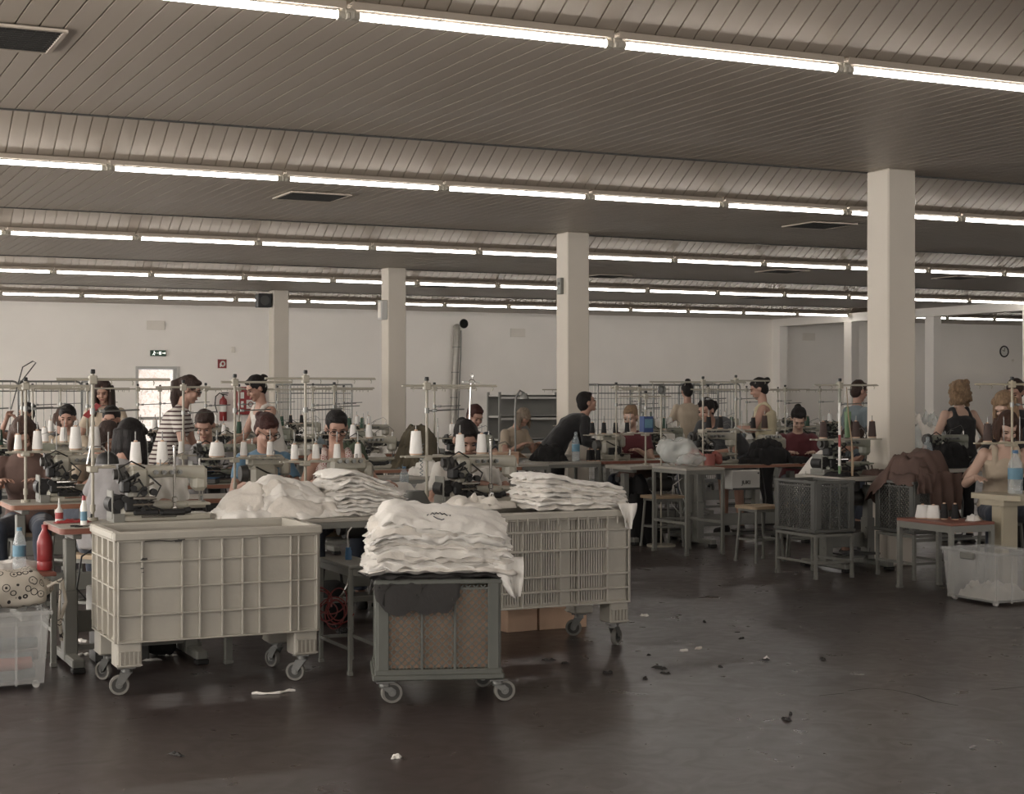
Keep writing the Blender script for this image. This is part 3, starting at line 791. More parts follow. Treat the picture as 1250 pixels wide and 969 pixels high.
def make_stool(z=.5, w=.36, d=.32):
    t = thing('stool', 'x', 'stool')
    mb = MB(); mb.prism(rrect(w, d, .05), z - .025, z); mb.build('seat', 'seat_wood', t)
    mb = MB()
    for s in (-1, 1): mb.box((0, s * (d / 2 - .04), z - .04), (w - .08, .022, .03)); mb.box((s * (w / 2 - .04), 0, .2), (.018, d - .08, .018)); mb.box((0, s * (d / 2 - .04), .2), (w - .08, .018, .018)); mb.box((s * (w / 2 - .05), 0, z - .04), (.018, d - .08, .02))
    mb.build('frame', 'grey_paint', t)
    for sx in (-1, 1):
        for sy in (-1, 1):
            mb = MB(); mb.cyl((sx * (w / 2 - .02), sy * (d / 2 - .02), 0), (sx * (w / 2 - .05), sy * (d / 2 - .05), z - .025), .013, n=8); mb.cyl((sx * (w / 2 - .02), sy * (d / 2 - .02), 0), (sx * (w / 2 - .021), sy * (d / 2 - .021), .03), .018, n=8); mb.build('leg', 'grey_paint', t)
    return t
stool = Proto(make_stool)

def caster(parent, x, y, ztop, r=.05, swivel=0, tyre='rubber_grey', fork='zinc', w=.028):
    """swivel caster as part with wheel, hub sub-parts"""
    Mx = Matrix.Translation((x, y, 0)) @ R4(swivel, 4, 'Z')
    mb = MB(); mb.box((0, 0, ztop - .006), (.09, .07, .01), ch=.002, mx=Mx)
    mb.cyl(Mx @ V((0, 0, ztop - .028)), Mx @ V((0, 0, ztop - .008)), .028, n=14)
    for s in (-1, 1):
        pts = [(-.025, ztop - .03), (.03, ztop - .03), (.052, r + .012), (.04, r - .014), (.022, r - .005)]
        mb.add([(a, s * (w / 2 + .006), b) for a, b in pts] + [(a, s * (w / 2 + .009), b) for a, b in pts], [(4, 3, 2, 1, 0), (5, 6, 7, 8, 9)] + [(i, (i + 1) % 5, 5 + (i + 1) % 5, 5 + i) for i in range(5)], Mx)
    mb.box((0, 0, ztop - .031), (.055, w + .018, .004), mx=Mx)
    fk = mb.build('caster', fork, parent)
    c = Mx @ V((.035, 0, r)); ax = (Mx.to_3x3() @ V((0, 1, 0)))
    u = Mx.to_3x3() @ V((1, 0, 0))
    mb = MB(); rings = []
    for (rr, o) in ((r * .74, -w / 2), (r * .95, -w / 2), (r, -w * .3), (r, w * .3), (r * .95, w / 2), (r * .74, w / 2)):
        rings.append([c + ax * o + (u * cos(a) + V((0, 0, 1)) * sin(a)) * rr for a in [2 * pi * i / 28 for i in range(28)]])
    mb.loft(rings + [rings[0]], cap=False); mb.build('tyre', tyre, fk)
    mb = MB(); mb.cyl(c - ax * w * .38, c + ax * w * .38, r * .75, n=24)
    mb.build('wheel_disc', 'dark_paint', fk)
    mb = MB(); mb.cyl(c - ax * (w / 2 + .014), c + ax * (w / 2 + .014), r * .16, n=12); mb.cyl(c - ax * w * .46, c + ax * w * .46, r * .36, n=16); mb.build('hub', 'steel', fk)
    return fk

def wheeled_cart(loc, label, perforated=False, sw=(0, 0, 0, 0)):
    """moulded laundry cart, 1.03 x .6, origin = near left corner on the floor"""
    L, D, z0, z1 = 1.03, .58, .27, .815
    t = thing('wheeled_cart', label, 'cart', loc, 0)
    T = .012; mb = MB()
    taper = .012
    zlev = [z0, z0 + .132, z0 + .265, z0 + .397, z1 - .046] if not perforated else [z0, z0 + .085, z0 + .17, z0 + .32, z0 + .43, z1 - .045]
    xv = [.0, .12, .32, .41, .525, .63, .72, .927] if not perforated else [0, .12, .2, .33, .45, .57, .69, .88]
    if not perforated:
        for y in (T, D - T): mb.box((L / 2, y, (z0 + z1) / 2), (L - .02, T, z1 - z0))
        for x in (T, L - T): mb.box((x, D / 2, (z0 + z1) / 2), (T, D - .02, z1 - z0))
    else:
        zz = z1 - .045
        for y in (T, D - T):
            for i in range(62):
                x = .012 + i * (L - .024) / 61
                if .135 < x < L - .135 or True: mb.box((x, y, (z0 + zz) / 2), (.0112, T * .6, zz - z0))
            mb.box((L / 2, y, zz + .02), (L - .02, T, .05))
            for (a, b_) in ((.0, .12), (L - .14, L), (.56, .64)): mb.box(((a + b_) / 2, y, (z0 + zz) / 2), (b_ - a, T, zz - z0))
        for x in (T, L - T):
            for i in range(32): mb.box((x, .012 + i * (D - .024) / 31, (z0 + zz) / 2), (T * .6, .0112, zz - z0))
            mb.box((x, D / 2, zz + .02), (T, D - .02, .05)); mb.box((x, .05, (z0 + zz) / 2), (T, .1, zz - z0)); mb.box((x, D - .05, (z0 + zz) / 2), (T, .1, zz - z0))
    mb.box((L / 2, D / 2, z0 + .01), (L - .02, D - .02, .02))
    body = mb.build('tub', 'cart_plastic', t)
    mb = MB(); e = .014
    for z in zlev:
        for y in (0, D): mb.box((L / 2, y, z), (L + .002, .03, .008 if not perforated else .012), ch=.002)
        for x in (0, L): mb.box((x, D / 2, z), (.03, D, .008 if not perforated else .012), ch=.002)
    for x in xv + [L - .145, L]:
        for y in (0, D): mb.box((min(max(x, .004), L - .004), y, (z0 + z1) / 2 - .01), (.008, .03, z1 - z0 - .03), ch=.002)
    for k in range(5):
        yy = .0 + k * D / 4
        for x in (0, L): mb.box((x, min(max(yy, .004), D - .004), (z0 + z1) / 2 - .01), (.03, .008, z1 - z0 - .03), ch=.002)
    mb.build('rib', 'cart_plastic', t)
    mb = MB(); o_ = .022
    for (y0, y1) in ((-o_, .02), (D - .02, D + o_)): mb.box((L / 2, (y0 + y1) / 2, z1 - .022), (L + 2 * o_, y1 - y0, .045), ch=.008)
    for (x0, x1) in ((-o_, .02), (L - .02, L + o_)): mb.box(((x0 + x1) / 2, D / 2, z1 - .0215), (x1 - x0, D - .05, .044), ch=.008)
    if perforated:
        for i in range(16): mb.box((.03 + i * .065, -o_ - .003, z1 - .055), (.006, .012, .045))
    mb.build('rim', 'cart_plastic', t)
    k = 0
    for (x, y) in ((.06, .07), (L - .06, .07), (.06, D - .07), (L - .06, D - .07)):
        mb = MB(); sx = 1 if x > .5 else -1; sy = -1 if y < .3 else 1
        mb.box((x, y, .215), (.125, .135, .145), ch=.008)
        for i in range(5): mb.box((x - .045 + i * .022, y + sy * .07, .19), (.006, .012, .07))
        mb.box((x, y + sy * .07, .155), (.125, .016, .008)); mb.box((x, y + sy * .07, .225), (.11, .014, .006))
        mb.build('leg', 'cart_plastic', t)
        caster(t, x, y, .143, .05, sw[k]); k += 1
    if not perforated:
        mb = MB(); rnd = random.Random(3)
        for (x, z, q) in ((.13, z1 - .135, .02), (.118, z1 - .18, .008), (.122, z1 - .2, .006), (.3, z1 - .052, .016)):
            pts = [(x + q * cos(a) * (.5 + rnd.random()), z + .4 * q * sin(a) * (.5 + rnd.random())) for a in [j * pi / 4 for j in range(8)]]
            mb.add([(p[0], -.0155, p[1]) for p in pts] + [(p[0], -.0165, p[1]) for p in pts], [tuple(range(8)), tuple(range(15, 7, -1))])
        mb.tube([(.13, -.024, z1 - .047), (.2, -.024, z1 - .044), (.26, -.024, z1 - .05), (.33, -.024, z1 - .045)], .003)
        mb.build('dirt_mark', 'dark_paint', t)
    return t

def lattice_panel(mb, p0, ux, uz, w, h, pitch, th, dep=.006, single=False):
    """diagonal lattice filling a rectangle: p0 corner, ux/uz unit axes"""
    nrm = ux.cross(uz)
    def seg(a, b):
        A = p0 + ux * a[0] + uz * a[1]; B = p0 + ux * b[0] + uz * b[1]
        dr = (B - A).normalized(); sd = dr.cross(nrm) * th / 2; o = nrm * dep / 2
        vs = [A - sd - o, A + sd - o, A + sd + o, A - sd + o, B - sd - o, B + sd - o, B + sd + o, B - sd + o]
        mb.add(vs, [(0, 3, 2, 1), (4, 5, 6, 7), (0, 1, 5, 4), (1, 2, 6, 5), (2, 3, 7, 6), (3, 0, 4, 7)])
    k = -h
    while k < w:
        a = (max(k, 0), max(0, -k)); t_ = min(w - k, h)
        if t_ > a[1] + .004: seg(a, (k + t_, t_))
        if not single:
            a2 = (w - a[0], a[1]); b2 = (w - (k + t_), t_)
            if t_ > a[1] + .004: seg(a2, b2)
        k += pitch
def lattice_crate(t, L, D, z0, z1, m, pitch=.03, th=.005, panels=3, inner=None, single=False, post=.055):
    """plastic crate shell centred on the thing origin"""
    mb = MB(); H = z1 - z0
    mb.box((0, 0, z0 + .012), (L + .03, D + .03, .03), ch=.006)
    for s in (-1, 1):
        mb.box((0, s * D / 2, z1 - .012), (L + .03, .022, .024), ch=.005); mb.box((s * L / 2, 0, z1 - .012), (.022, D + .0, .024), ch=.005)
        mb.box((0, s * D / 2, z1 - .045), (L, .012, .01)); mb.box((s * L / 2, 0, z1 - .045), (.012, D, .01))
        for q in (-1, 1):
            mb.box((s * (L / 2 - post / 2), q * D / 2, (z0 + z1) / 2), (post, .018, H - .03), ch=.004)
            mb.box((s * L / 2, q * (D / 2 - post / 2), (z0 + z1) / 2), (.018, post, H - .03), ch=.004)
    for s in (-1, 1):
        for k in range(1, panels):
            x = -L / 2 + post + (L - 2 * post) * k / panels
            mb.box((x, s * D / 2, (z0 + z1) / 2), (.014, .016, H - .03), ch=.003)
        for k in range(1, 2 if D < .45 else 3):
            y = -D / 2 + post + (D - 2 * post) * k / (2 if D < .45 else 3)
            mb.box((s * L / 2, y, (z0 + z1) / 2), (.016, .014, H - .03), ch=.003)
    mb.build('crate_frame', m, t)
    mb = MB(); X, Y, Z = V((1, 0, 0)), V((0, 1, 0)), V((0, 0, 1))
    for s in (-1, 1):
        lattice_panel(mb, V((-L / 2 + post, s * D / 2, z0 + .03)), X, Z, L - 2 * post, H - .06, pitch, th, single=single)
        lattice_panel(mb, V((s * L / 2, -D / 2 + post, z0 + .03)), Y, Z, D - 2 * post, H - .06, pitch, th, single=single)
    mb.build('lattice', m, t)
    if inner:
        mb = MB()
        for s in (-1, 1): mb.box((0, s * (D / 2 - .02), z0 + .03 + (H - .08) / 2), (L - .05, .006, H - .08)); mb.box((s * (L / 2 - .025), 0, z0 + .03 + (H - .08) / 2), (.006, D - .05, H - .08))
        mb.build('lining_box', inner, t)

# ---------------------------------------------------------------- cloth
class Pile:
    """height field cloth stacks rest on; local frame of the pile origin"""
    def __init__(s, cx, cy, half=1.0, res=.02):
        s.cx, s.cy, s.half, s.res = cx, cy, half, res
        s.n = int(2 * half / res) + 1
        s.H = np.full((s.n, s.n), 0.0)
        g = (np.arange(s.n) * res - half); s.X, s.Y = np.meshgrid(g + cx, g + cy, indexing='ij')
    def support(s, x0, y0, x1, y1, z, drop=.35, slope=3.5, base=None):
        dx = np.maximum(np.maximum(x0 - s.X, s.X - x1), 0); dy = np.maximum(np.maximum(y0 - s.Y, s.Y - y1), 0)
        d = np.sqrt(dx ** 2 + dy ** 2)
        s.H = np.maximum(s.H, z - np.minimum(drop, np.maximum(0, d - .015) * slope)) if base is None else np.maximum(s.H, z - np.minimum(drop, d * slope))
    def at(s, x, y):
        i = (x - s.cx + s.half) / s.res; j = (y - s.cy + s.half) / s.res
        i = min(max(i, 0), s.n - 1.001); j = min(max(j, 0), s.n - 1.001)
        a, b = int(i), int(j); u, w = i - a, j - b; H = s.H
        return (H[a, b] * (1 - u) + H[a + 1, b] * u) * (1 - w) + (H[a, b + 1] * (1 - u) + H[a + 1, b + 1] * u) * w
    def smooth(s, k=1):
        for _ in range(k):
            H = s.H; A = H.copy()
            A[1:-1, 1:-1] = (H[1:-1, 1:-1] * 2 + H[:-2, 1:-1] + H[2:, 1:-1] + H[1:-1, :-2] + H[1:-1, 2:]) / 6
            s.H = A
    def add(s, x, y, w, d, rz, t, seed, m, label, cat='t-shirt', group=None, name='folded_t_shirt', wr=.008, freq=9, edge=.06, dome=0.0, round_=.35, skew=0.0, obj=True, fr=1.0):
        rnd = random.Random(seed); ox, oy = rnd.random() * 50, rnd.random() * 50
        N = max(10, int(w / .021)); K = max(10, int(d / .021))
        cs, sn = cos(rz), sin(rz)
        top = []; 
        P = []
        for i in range(N + 1):
            for j in range(K + 1):
                a = -1 + 2 * i / N; b = -1 + 2 * j / K
                # square -> rounded square, ragged edge
                rr = max(abs(a), abs(b)); ra = sqrt(a * a + b * b) or 1
                q = 1 - round_ * (1 - rr / ra) * rr
                e = 1 + edge * rr * rr * noise.noise(V((a * 2.6 + ox, b * 2.6 + oy, 3))) * 1.6
                lx = a * w / 2 * q * e + skew * b * .05; ly = b * d / 2 * q * e
                wx = x + lx * cs - ly * sn; wy = y + lx * sn + ly * cs
                h = s.at(wx, wy)
                pr = max(0.0, 1 - rr ** 7) ** .5
                k1 = max(-.2, .75 - abs(noise.noise(V((wx * freq + ox, wy * freq * 1.3 + oy, 0)))) * 1.9)
                k2 = noise.noise(V((wx * freq * 2.7 + oy, wy * freq * 2.2, 5)))
                z = h + .0015 + pr * (t + wr * (k1 + .5 * k2) + dome * (1 - rr * rr))
                P.append((wx, wy, max(z, h + .0015), h + .001))
        # update field
        for (wx, wy, z, h) in P:
            i = int(round((wx - s.cx + s.half) / s.res)); j = int(round((wy - s.cy + s.half) / s.res))
            if 0 <= i < s.n and 0 <= j < s.n and z > s.H[i, j]: s.H[i, j] = z
        s.H = np.maximum(s.H, 0)
        n = (N + 1) * (K + 1)
        rim = []
        vs = [(p[0], p[1], p[2]) for p in P] + [(p[0], p[1], p[3]) for p in P]
        fs = []
        for i in range(N):
            for j in range(K):
                q = i * (K + 1) + j; f = (q, q + K + 1, q + K + 2, q + 1)
                fs.append(f); fs.append(tuple(n + k for k in reversed(f)))
        ring = [i * (K + 1) for i in range(N + 1)] + [N * (K + 1) + j for j in range(1, K + 1)] + [i * (K + 1) + K for i in range(N - 1, -1, -1)] + [j for j in range(K - 1, 0, -1)]
        for k in range(len(ring)):
            a, b = ring[k], ring[(k + 1) % len(ring)]; fs.append((a, n + a, n + b, b))
        me = bpy.data.meshes.new(name); me.from_pydata(vs, [], fs); me.materials.append(M[m])
        bm = bmesh.new(); bm.from_mesh(me); bmesh.ops.recalc_face_normals(bm, faces=bm.faces); bm.to_mesh(me); bm.free()
        me.shade_smooth()
        o = bpy.data.objects.new(name, me); COL.objects.link(o)
        tag(o, label, cat, group)
        return o

def cloth_layer(x, y, z, w, d, rz, t, seed, m, label, group=None, name='white_t_shirt', U=None, edge=.05, droop=None, cat='t-shirt', wr=.003):
    """one folded garment lying flat in a stack: lens-edged slab following the shared undulation U(x, y)"""
    rnd = random.Random(seed); ox, oy = rnd.random() * 60, rnd.random() * 60
    N = max(12, int(w / .017)); K = max(10, int(d / .02)); cs, sn = cos(rz), sin(rz); P = []
    for i in range(N + 1):
        for j in range(K + 1):
            a = -1 + 2 * i / N; b = -1 + 2 * j / K; rr = max(abs(a), abs(b)); ra = sqrt(a * a + b * b) or 1
            q = 1 - .22 * (1 - rr / ra) * rr
            e = 1 + edge * rr ** 3 * (noise.noise(V((a * 2.2 + ox, b * 2.2 + oy, 3))) + .8 * noise.noise(V((a * 8 + ox, b * 8 + oy, 9))))
            lx = a * w / 2 * q * e; ly = b * d / 2 * q * (1 + (e - 1) * 1.3)
            wx = x + lx * cs - ly * sn; wy = y + lx * sn + ly * cs
            zc = z + (U(wx, wy) if U else 0) + t / 2
            pr = max(0.0, 1 - rr ** 10) ** .5
            wob = t * .85 * rr ** 3 * noise.noise(V((wx * 16 + ox, wy * 16 + oy, 1)))
            if droop: wob -= droop(lx, ly)
            top = wr * (1 - abs(noise.noise(V((wx * 7 + ox, wy * 8 + oy, 0)))) * 2)
            P.append((wx, wy, zc + wob + pr * t / 2 + top * pr + pr * t * .18 * noise.noise(V((wx * 12 + oy, wy * 14 + ox, 4))), zc + wob - pr * t * .48))
    n = (N + 1) * (K + 1); vs = [(p[0], p[1], p[2]) for p in P] + [(p[0], p[1], p[3]) for p in P]; fs = []
    for i in range(N):
        for j in range(K):
            q = i * (K + 1) + j; f = (q, q + K + 1, q + K + 2, q + 1); fs.append(f); fs.append(tuple(n + k for k in reversed(f)))
    ring = [i * (K + 1) for i in range(N + 1)] + [N * (K + 1) + j for j in range(1, K + 1)] + [i * (K + 1) + K for i in range(N - 1, -1, -1)] + [j for j in range(K - 1, 0, -1)]
    for k in range(len(ring)): a, b = ring[k], ring[(k + 1) % len(ring)]; fs.append((a, n + a, n + b, b))
    me = bpy.data.meshes.new(name); me.from_pydata(vs, [], fs); me.materials.append(M[m])
    bm = bmesh.new(); bm.from_mesh(me); bmesh.ops.recalc_face_normals(bm, faces=bm.faces); bm.to_mesh(me); bm.free(); me.shade_smooth()
    o = bpy.data.objects.new(name, me); COL.objects.link(o); return tag(o, label, cat, group)
# ================================================================ people
def capsule(mb, a, b, r0, r1, n=12):
    mb.cyl(a, b, r0, r1, n); mb.ell(a, r0, nu=n, nv=8); mb.ell(b, r1, nu=n, nv=8)
def dirx(a): return V((0, -sin(a), cos(a)))
def ring(c, a, rx, ry, n=20, p=2.4):
    u = V((1, 0, 0)); w = V((0, cos(a), sin(a))); out = []
    for i in range(n):
        t = 2 * pi * i / n; ct, st = cos(t), sin(t)
        out.append(c + u * (abs(ct) ** (2 / p) * (1 if ct >= 0 else -1) * rx) + w * (abs(st) ** (2 / p) * (1 if st >= 0 else -1) * ry))
    return out
def ik(S, T, l1, l2, pole):
    d = T - S; L = d.length; L = min(L, (l1 + l2) * .985); L = max(L, abs(l1 - l2) + .05); dn = d.normalized(); T = S + dn * L
    a = (l1 * l1 - l2 * l2 + L * L) / (2 * L); h = sqrt(max(l1 * l1 - a * a, 1e-6))
    pp = pole - dn * pole.dot(dn)
    pp = pp.normalized() if pp.length > 1e-4 else V((0, 0, -1))
    return S + dn * a + pp * h, T

def hand(mb, W, d, side, curl=.5):
    """palm, four curved fingers of different length and a thumb, from wrist W along d"""
    d = d.normalized(); up = V((0, 0, 1)); s = d.cross(up)
    if s.length < .1: s = V((1, 0, 0))
    s.normalize(); nrm = s.cross(d).normalized()      # nrm = back of hand
    s = s * side
    P = W + d * .085
    Mx = Matrix((list(s) + [0], list(d) + [0], list(nrm) + [0], [0, 0, 0, 1])).transposed(); 
    Mx = Matrix.Translation(W + d * .045) @ Mx
    mb.ell((0, 0, 0), (.038, .052, .016), mx=Mx, nu=12, nv=8)
    mb.cyl(W - d * .02, W + d * .03, .024, .026, 10)
    for i, L in enumerate((.066, .074, .07, .054)):
        b = W + d * .078 + s * ((1.5 - i) * .020)
        fan = s * ((1.5 - i) * .13)
        d1 = (d + fan - nrm * curl * .6).normalized(); d2 = (d + fan - nrm * curl * 1.8).normalized()
        k = b + d1 * L * .5; e = k + d2 * L * .5
        capsule(mb, b - d * .02, k, .0092, .0086, 8); capsule(mb, k, e, .0086, .0072, 8)
    b = W + d * .025 + s * .03; k = b + (d * .5 + s * .75 - nrm * .25).normalized() * .035; e = k + (d * .85 + s * .3 - nrm * .4).normalized() * .032
    capsule(mb, b, k, .0115, .010, 8); capsule(mb, k, e, .010, .0085, 8)

def person(label, loc, rz, pose='sit', lean=20, hp=35, hy=0, hr=0, skin='skin', hair=('short', 'hair_brown'), top='top_blue', sleeve='short', legs='denim', legtype='long',
           hands=None, seat=.5, scale=1.0, glasses=False, face=True, vox=.0078, poles=None, build=1.0, knees=True, foot=True, hair_len=.22, side_fall=0, cap=None):
    Lr = radians(lean)
    mb = MB()
    zp = seat + .095 if pose == 'sit' else .90
    P0 = V((0, 0, zp)); a1, a2, a3 = Lr * .6, Lr * .95, Lr * 1.12
    P1 = P0 + dirx(a1) * .15; P2 = P1 + dirx(a2) * .15; P3 = P2 + dirx(a3) * .15; NK = P3 + dirx(a3) * .065
    bw = build
    def torso(k, sl, top_w=.085):
        R = [ring(P0 - dirx(a1) * .09, a1, .14 * bw + k, .09 * bw + k), ring(P0, a1, .168 * bw + k, .118 * bw + k), ring(P1 - dirx(a1) * .03, a1, .138 * bw + k, .102 * bw + k), ring(P1 + dirx(a2) * .05, a2, .132 * bw + k, .10 * bw + k),
             ring(P2, a2, .148 * bw + k, .112 * bw + k), ring(P2 + dirx(a3) * .08, a3, .158 * bw + k, .108 * bw + k), ring(P3, a3, .150 + k, .082 + k * .6), ring(P3 + dirx(a3) * .035, a3, top_w + k, .062 + k * .5), ring(P3 + dirx(a3) * .06, a3, .055 + k * .3, .052 + k * .3)]
        return R
    mb.loft(torso(0, 0))
    for s in (-1, 1):
        c = P2 + V((s * .06, 0, 0)) - V((0, cos(a2), sin(a2))) * .075
        mb.ell(c, (.062, .055, .06))
    # neck + head
    na = Lr * .5 + radians(hp) * .45
    HB = NK + dirx(na) * .055
    Hm = Matrix.Translation(HB + dirx(radians(hp) * .7 + Lr * .2) * .105) @ R4(radians(hy), 4, 'Z') @ R4(radians(hp), 4, 'X') @ R4(radians(hr), 4, 'Y')
    capsule(mb, NK - dirx(Lr) * .05, Hm @ V((0, .012, -.06)), .056, .050)
    mb.ell((0, .012, .030), (.074, .092, .088), mx=Hm, nu=20, nv=14)
    mb.ell((0, -.028, -.036), (.056, .060, .068), mx=Hm)
    mb.ell((0, -.062, -.088), (.026, .024, .022), mx=Hm)
    mb.ell((0, -.074, .032), (.052, .017, .014), mx=Hm)
    for s in (-1, 1):
        mb.ell((s * .034, -.066, -.026), (.024, .024, .024), mx=Hm)
        mb.ell((s * .077, .008, -.008), (.010, .020, .031), mx=Hm)
    mb.cyl(Hm @ V((0, -.082, .022)), Hm @ V((0, -.106, -.022)), .0075, .0125, 8); mb.ell((0, -.100, -.023), (.0155, .013, .0105), mx=Hm)
    mb.ell((0, -.085, -.056), (.022, .010, .009), mx=Hm)
    # arms
    if hands is None: hands = ((.24, -.1, zp - .05), (-.24, -.1, zp - .05))
    A = []
    for s, T, i in ((1, hands[0], 0), (-1, hands[1], 1)):
        S = P3 + V((s * .158 * (bw * .3 + .7), 0, 0)) - dirx(a3) * .012
        pole = V((s * .6, .35, -1)) if not poles else V(poles[i])
        E, W = ik(S, V(T), .275, .245, pole)
        A.append((S, E, W, s))
        mb.ell(S, (.05, .052, .052))
        capsule(mb, S, E, .047 * bw, .037 * bw); capsule(mb, E, W, .038 * bw, .025)
        hand(mb, W, (W - E) + V((0, -.03, -.05)), s)
    # legs
    K = []
    for s in (-1, 1):
        hpj = P0 + V((s * .088, 0, -.04))
        if pose == 'sit': kn = hpj + V((s * .06, -.41, .0)); an = V((kn.x + s * .01, kn.y + .03, .085))
        else: kn = V((s * .095, -.015, .48)); an = V((s * .10, .02, .085))
        K.append((hpj, kn, an, s))
        capsule(mb, hpj, kn, .085 * bw, .056); capsule(mb, kn, an, .054, .036)
        capsule(mb, an + V((0, .025, -.045)), an + V((s * .015, -.14, -.058)), .034, .026)
    body = remesh(mb, vox, 'person', skin, smooth=4)
    tag(body, label, 'person')
    body.location = loc; body.rotation_euler = (0, 0, rz); body.scale = (scale,) * 3
    # facial features
    if face:
        for s in (-1, 1):
            m2 = MB(); m2.ell((s * .030, -.0845, .006), (.0125, .006, .0055), mx=Hm, nu=10, nv=6); m2.build('eye', 'eye', body)
            m2 = MB(); m2.tube([Hm @ V((s * .016, -.092, .026)), Hm @ V((s * .032, -.092, .031)), Hm @ V((s * .048, -.080, .025))], [.003, .0036, .002], n=6); m2.build('eyebrow', hair[1], body)
        m2 = MB(); m2.ell((0, -.0935, -.055), (.021, .005, .0042), mx=Hm, nu=12, nv=6); m2.ell((0, -.0925, -.0605), (.016, .005, .0045), mx=Hm, nu=12, nv=6); m2.build('lips', 'lip', body)
    # hair
    hs, hm = hair
    hb = MB(); hb.ell((0, .022, .044), (.083, .095, .090), mx=Hm, nu=20, nv=14); hb.ell((0, .05, -.005), (.074, .066, .085), mx=Hm)
    dn = lambda p, L, o=(0, 0, 0): (Hm @ V(p)) + V((o[0], o[1], -L))
    rnd = random.Random(len(label))
    if hs in ('bun',): hb.ell((0, .125, .055), (.042, .040, .040), mx=Hm)
    if hs == 'topbun': hb.ell((0, .06, .135), (.045, .045, .038), mx=Hm)
    if hs == 'ponytail':
        a = Hm @ V((0, .10, .055)); hb.ell(a, .032)
        pts = [a, a + V((.01, .055, -.02)), a + V((.015, .065, -hair_len * .5)), a + V((.01, .05, -hair_len))]
        hb.tube(pts, [.03, .043, .046, .014], n=12)
    if hs in ('long', 'bob', 'fall'):
        L = hair_len
        for s in (-1, 1):
            for (yy, r) in ((-.015, .020), (.02, .03), (.06, .034)):
                a = Hm @ V((s * .066, yy, .04)); hb.tube([a, a + V((s * .014, 0, -.07)), a + V((s * .02, .005, -L * .8)), a + V((s * .012, 0, -L))], [r, r, r * .95, r * .45], n=10)
        for x in (-.04, 0, .04):
            a = Hm @ V((x, .085, .02)); hb.tube([a, a + V((0, .012, -L * .5)), a + V((0, .0, -L))], [.04, .042, .02], n=10)
    if hs == 'curly':
        for i in range(60):
            u = rnd.random(); th = pi * (-.12 + 1.24 * rnd.random()); z = .09 - u * (hair_len + .1)
            p = V((cos(th) * (.085 + .02 * u), .02 + sin(th) * (.09 + .01 * u), z)); q = Hm @ V((p.x, p.y, max(p.z, -.02))) + V((0, 0, min(0, p.z + .02)))
            hb.ell(q, .022 + .014 * rnd.random(), nu=8, nv=6)
    if hs in ('short', 'bun', 'ponytail', 'topbun', 'curly', 'bob'):
        hb.ell((0, -.035, .088), (.058, .048, .026), mx=Hm)
    else:
        for s in (-1, 1): hb.ell((s * .04, -.03, .078), (.04, .05, .03), mx=Hm)
    remesh(hb, vox * 1.05, 'hair', hm, body, smooth=2, disp=(.006 if hs != 'curly' else .012, 26, (1, 1, .35) if hs != 'curly' else (1.6, 1.6, 1.6)))
    if glasses:
        g = MB()
        for s in (-1, 1):
            c = V((s * .033, -.101, .004)); g.tube([Hm @ (c + V((.026 * cos(t), .004 * abs(cos(t)), .019 * sin(t)))) for t in [2 * pi * i / 16 for i in range(16)]], .0028, n=6, closed=True)
            g.tube([Hm @ V((s * .059, -.098, .010)), Hm @ V((s * .078, -.04, .010)), Hm @ V((s * .080, .012, .0))], .0024, n=6)
        g.tube([Hm @ V((-.008, -.103, .008)), Hm @ V((0, -.108, .011)), Hm @ V((.008, -.103, .008))], .0026, n=6)
        g.build('glasses', 'black', body)
    # top
    k = .014
    tb = MB()
    if sleeve == 'none':
        R = torso(k, 0, .07); R[6] = ring(P3 - dirx(a3) * .005, a3, .118, .078); tb.loft(R[:-2])
        fw = V((0, -cos(a3), -sin(a3))); U = dirx(a3)
        for s in (-1, 1): tb.tube([P3 + V((s * .09, 0, 0)) + fw * .085 - U * .06, P3 + V((s * .09, 0, 0)) + fw * .07 + U * .0, P3 + V((s * .085, 0, 0)) + fw * .03 + U * .045, P3 + V((s * .08, 0, 0)) - fw * .03 + U * .05, P3 + V((s * .085, 0, 0)) - fw * .07 + U * .0, P3 + V((s * .09, 0, 0)) - fw * .085 - U * .06], .024, n=10)
    else: tb.loft(torso(k, 0, .095))
    for s in (-1, 1):
        c = P2 + V((s * .06, 0, 0)) - V((0, cos(a2), sin(a2))) * .078; tb.ell(c, (.07, .06, .066))
    if sleeve != 'none':
        for (S, E, W, s) in A:
            tb.ell(S, .060)
            if sleeve == 'short': tb.cyl(S, S.lerp(E, .62), .056 * bw, .060 * bw, 16)
            else:
                capsule(tb, S, E, .062 * bw, .052 * bw); tb.cyl(E, E.lerp(W, .88), .052 * bw, .038, 14)
    remesh(tb, vox * 1.15, 'top', top, body, smooth=3, disp=(.012, 11, (1, 1, 1)))
    # trousers
    lb = MB(); R = torso(.010, 0)[:3]; lb.loft(R)
    for (h_, kn, an, s) in K:
        if legtype == 'long': capsule(lb, h_, kn, .096 * bw, .070); lb.cyl(kn, kn.lerp(an, .92), .070, .055, 16)
        else: lb.ell(h_, .098 * bw); lb.cyl(h_, h_.lerp(kn, .75), .098 * bw, .084, 16)
    remesh(lb, vox * 1.2, 'trousers' if legtype == 'long' else 'shorts', legs, body, smooth=3, disp=(.008, 11, (1, 1, 1)))
    for (h_, kn, an, s) in K:
        sb = MB(); capsule(sb, an + V((0, .03, -.042)), an + V((s * .015, -.145, -.050)), .042, .034); sb.cyl(an + V((0, .0, -.03)), an + V((0, .0, .015)), .043, .041)
        sb.box((an.x + s * .008, an.y - .055, .012), (.078, .25, .024), ch=.01)
        remesh(sb, .011, 'shoe', 'shoe_dark', body, smooth=2)
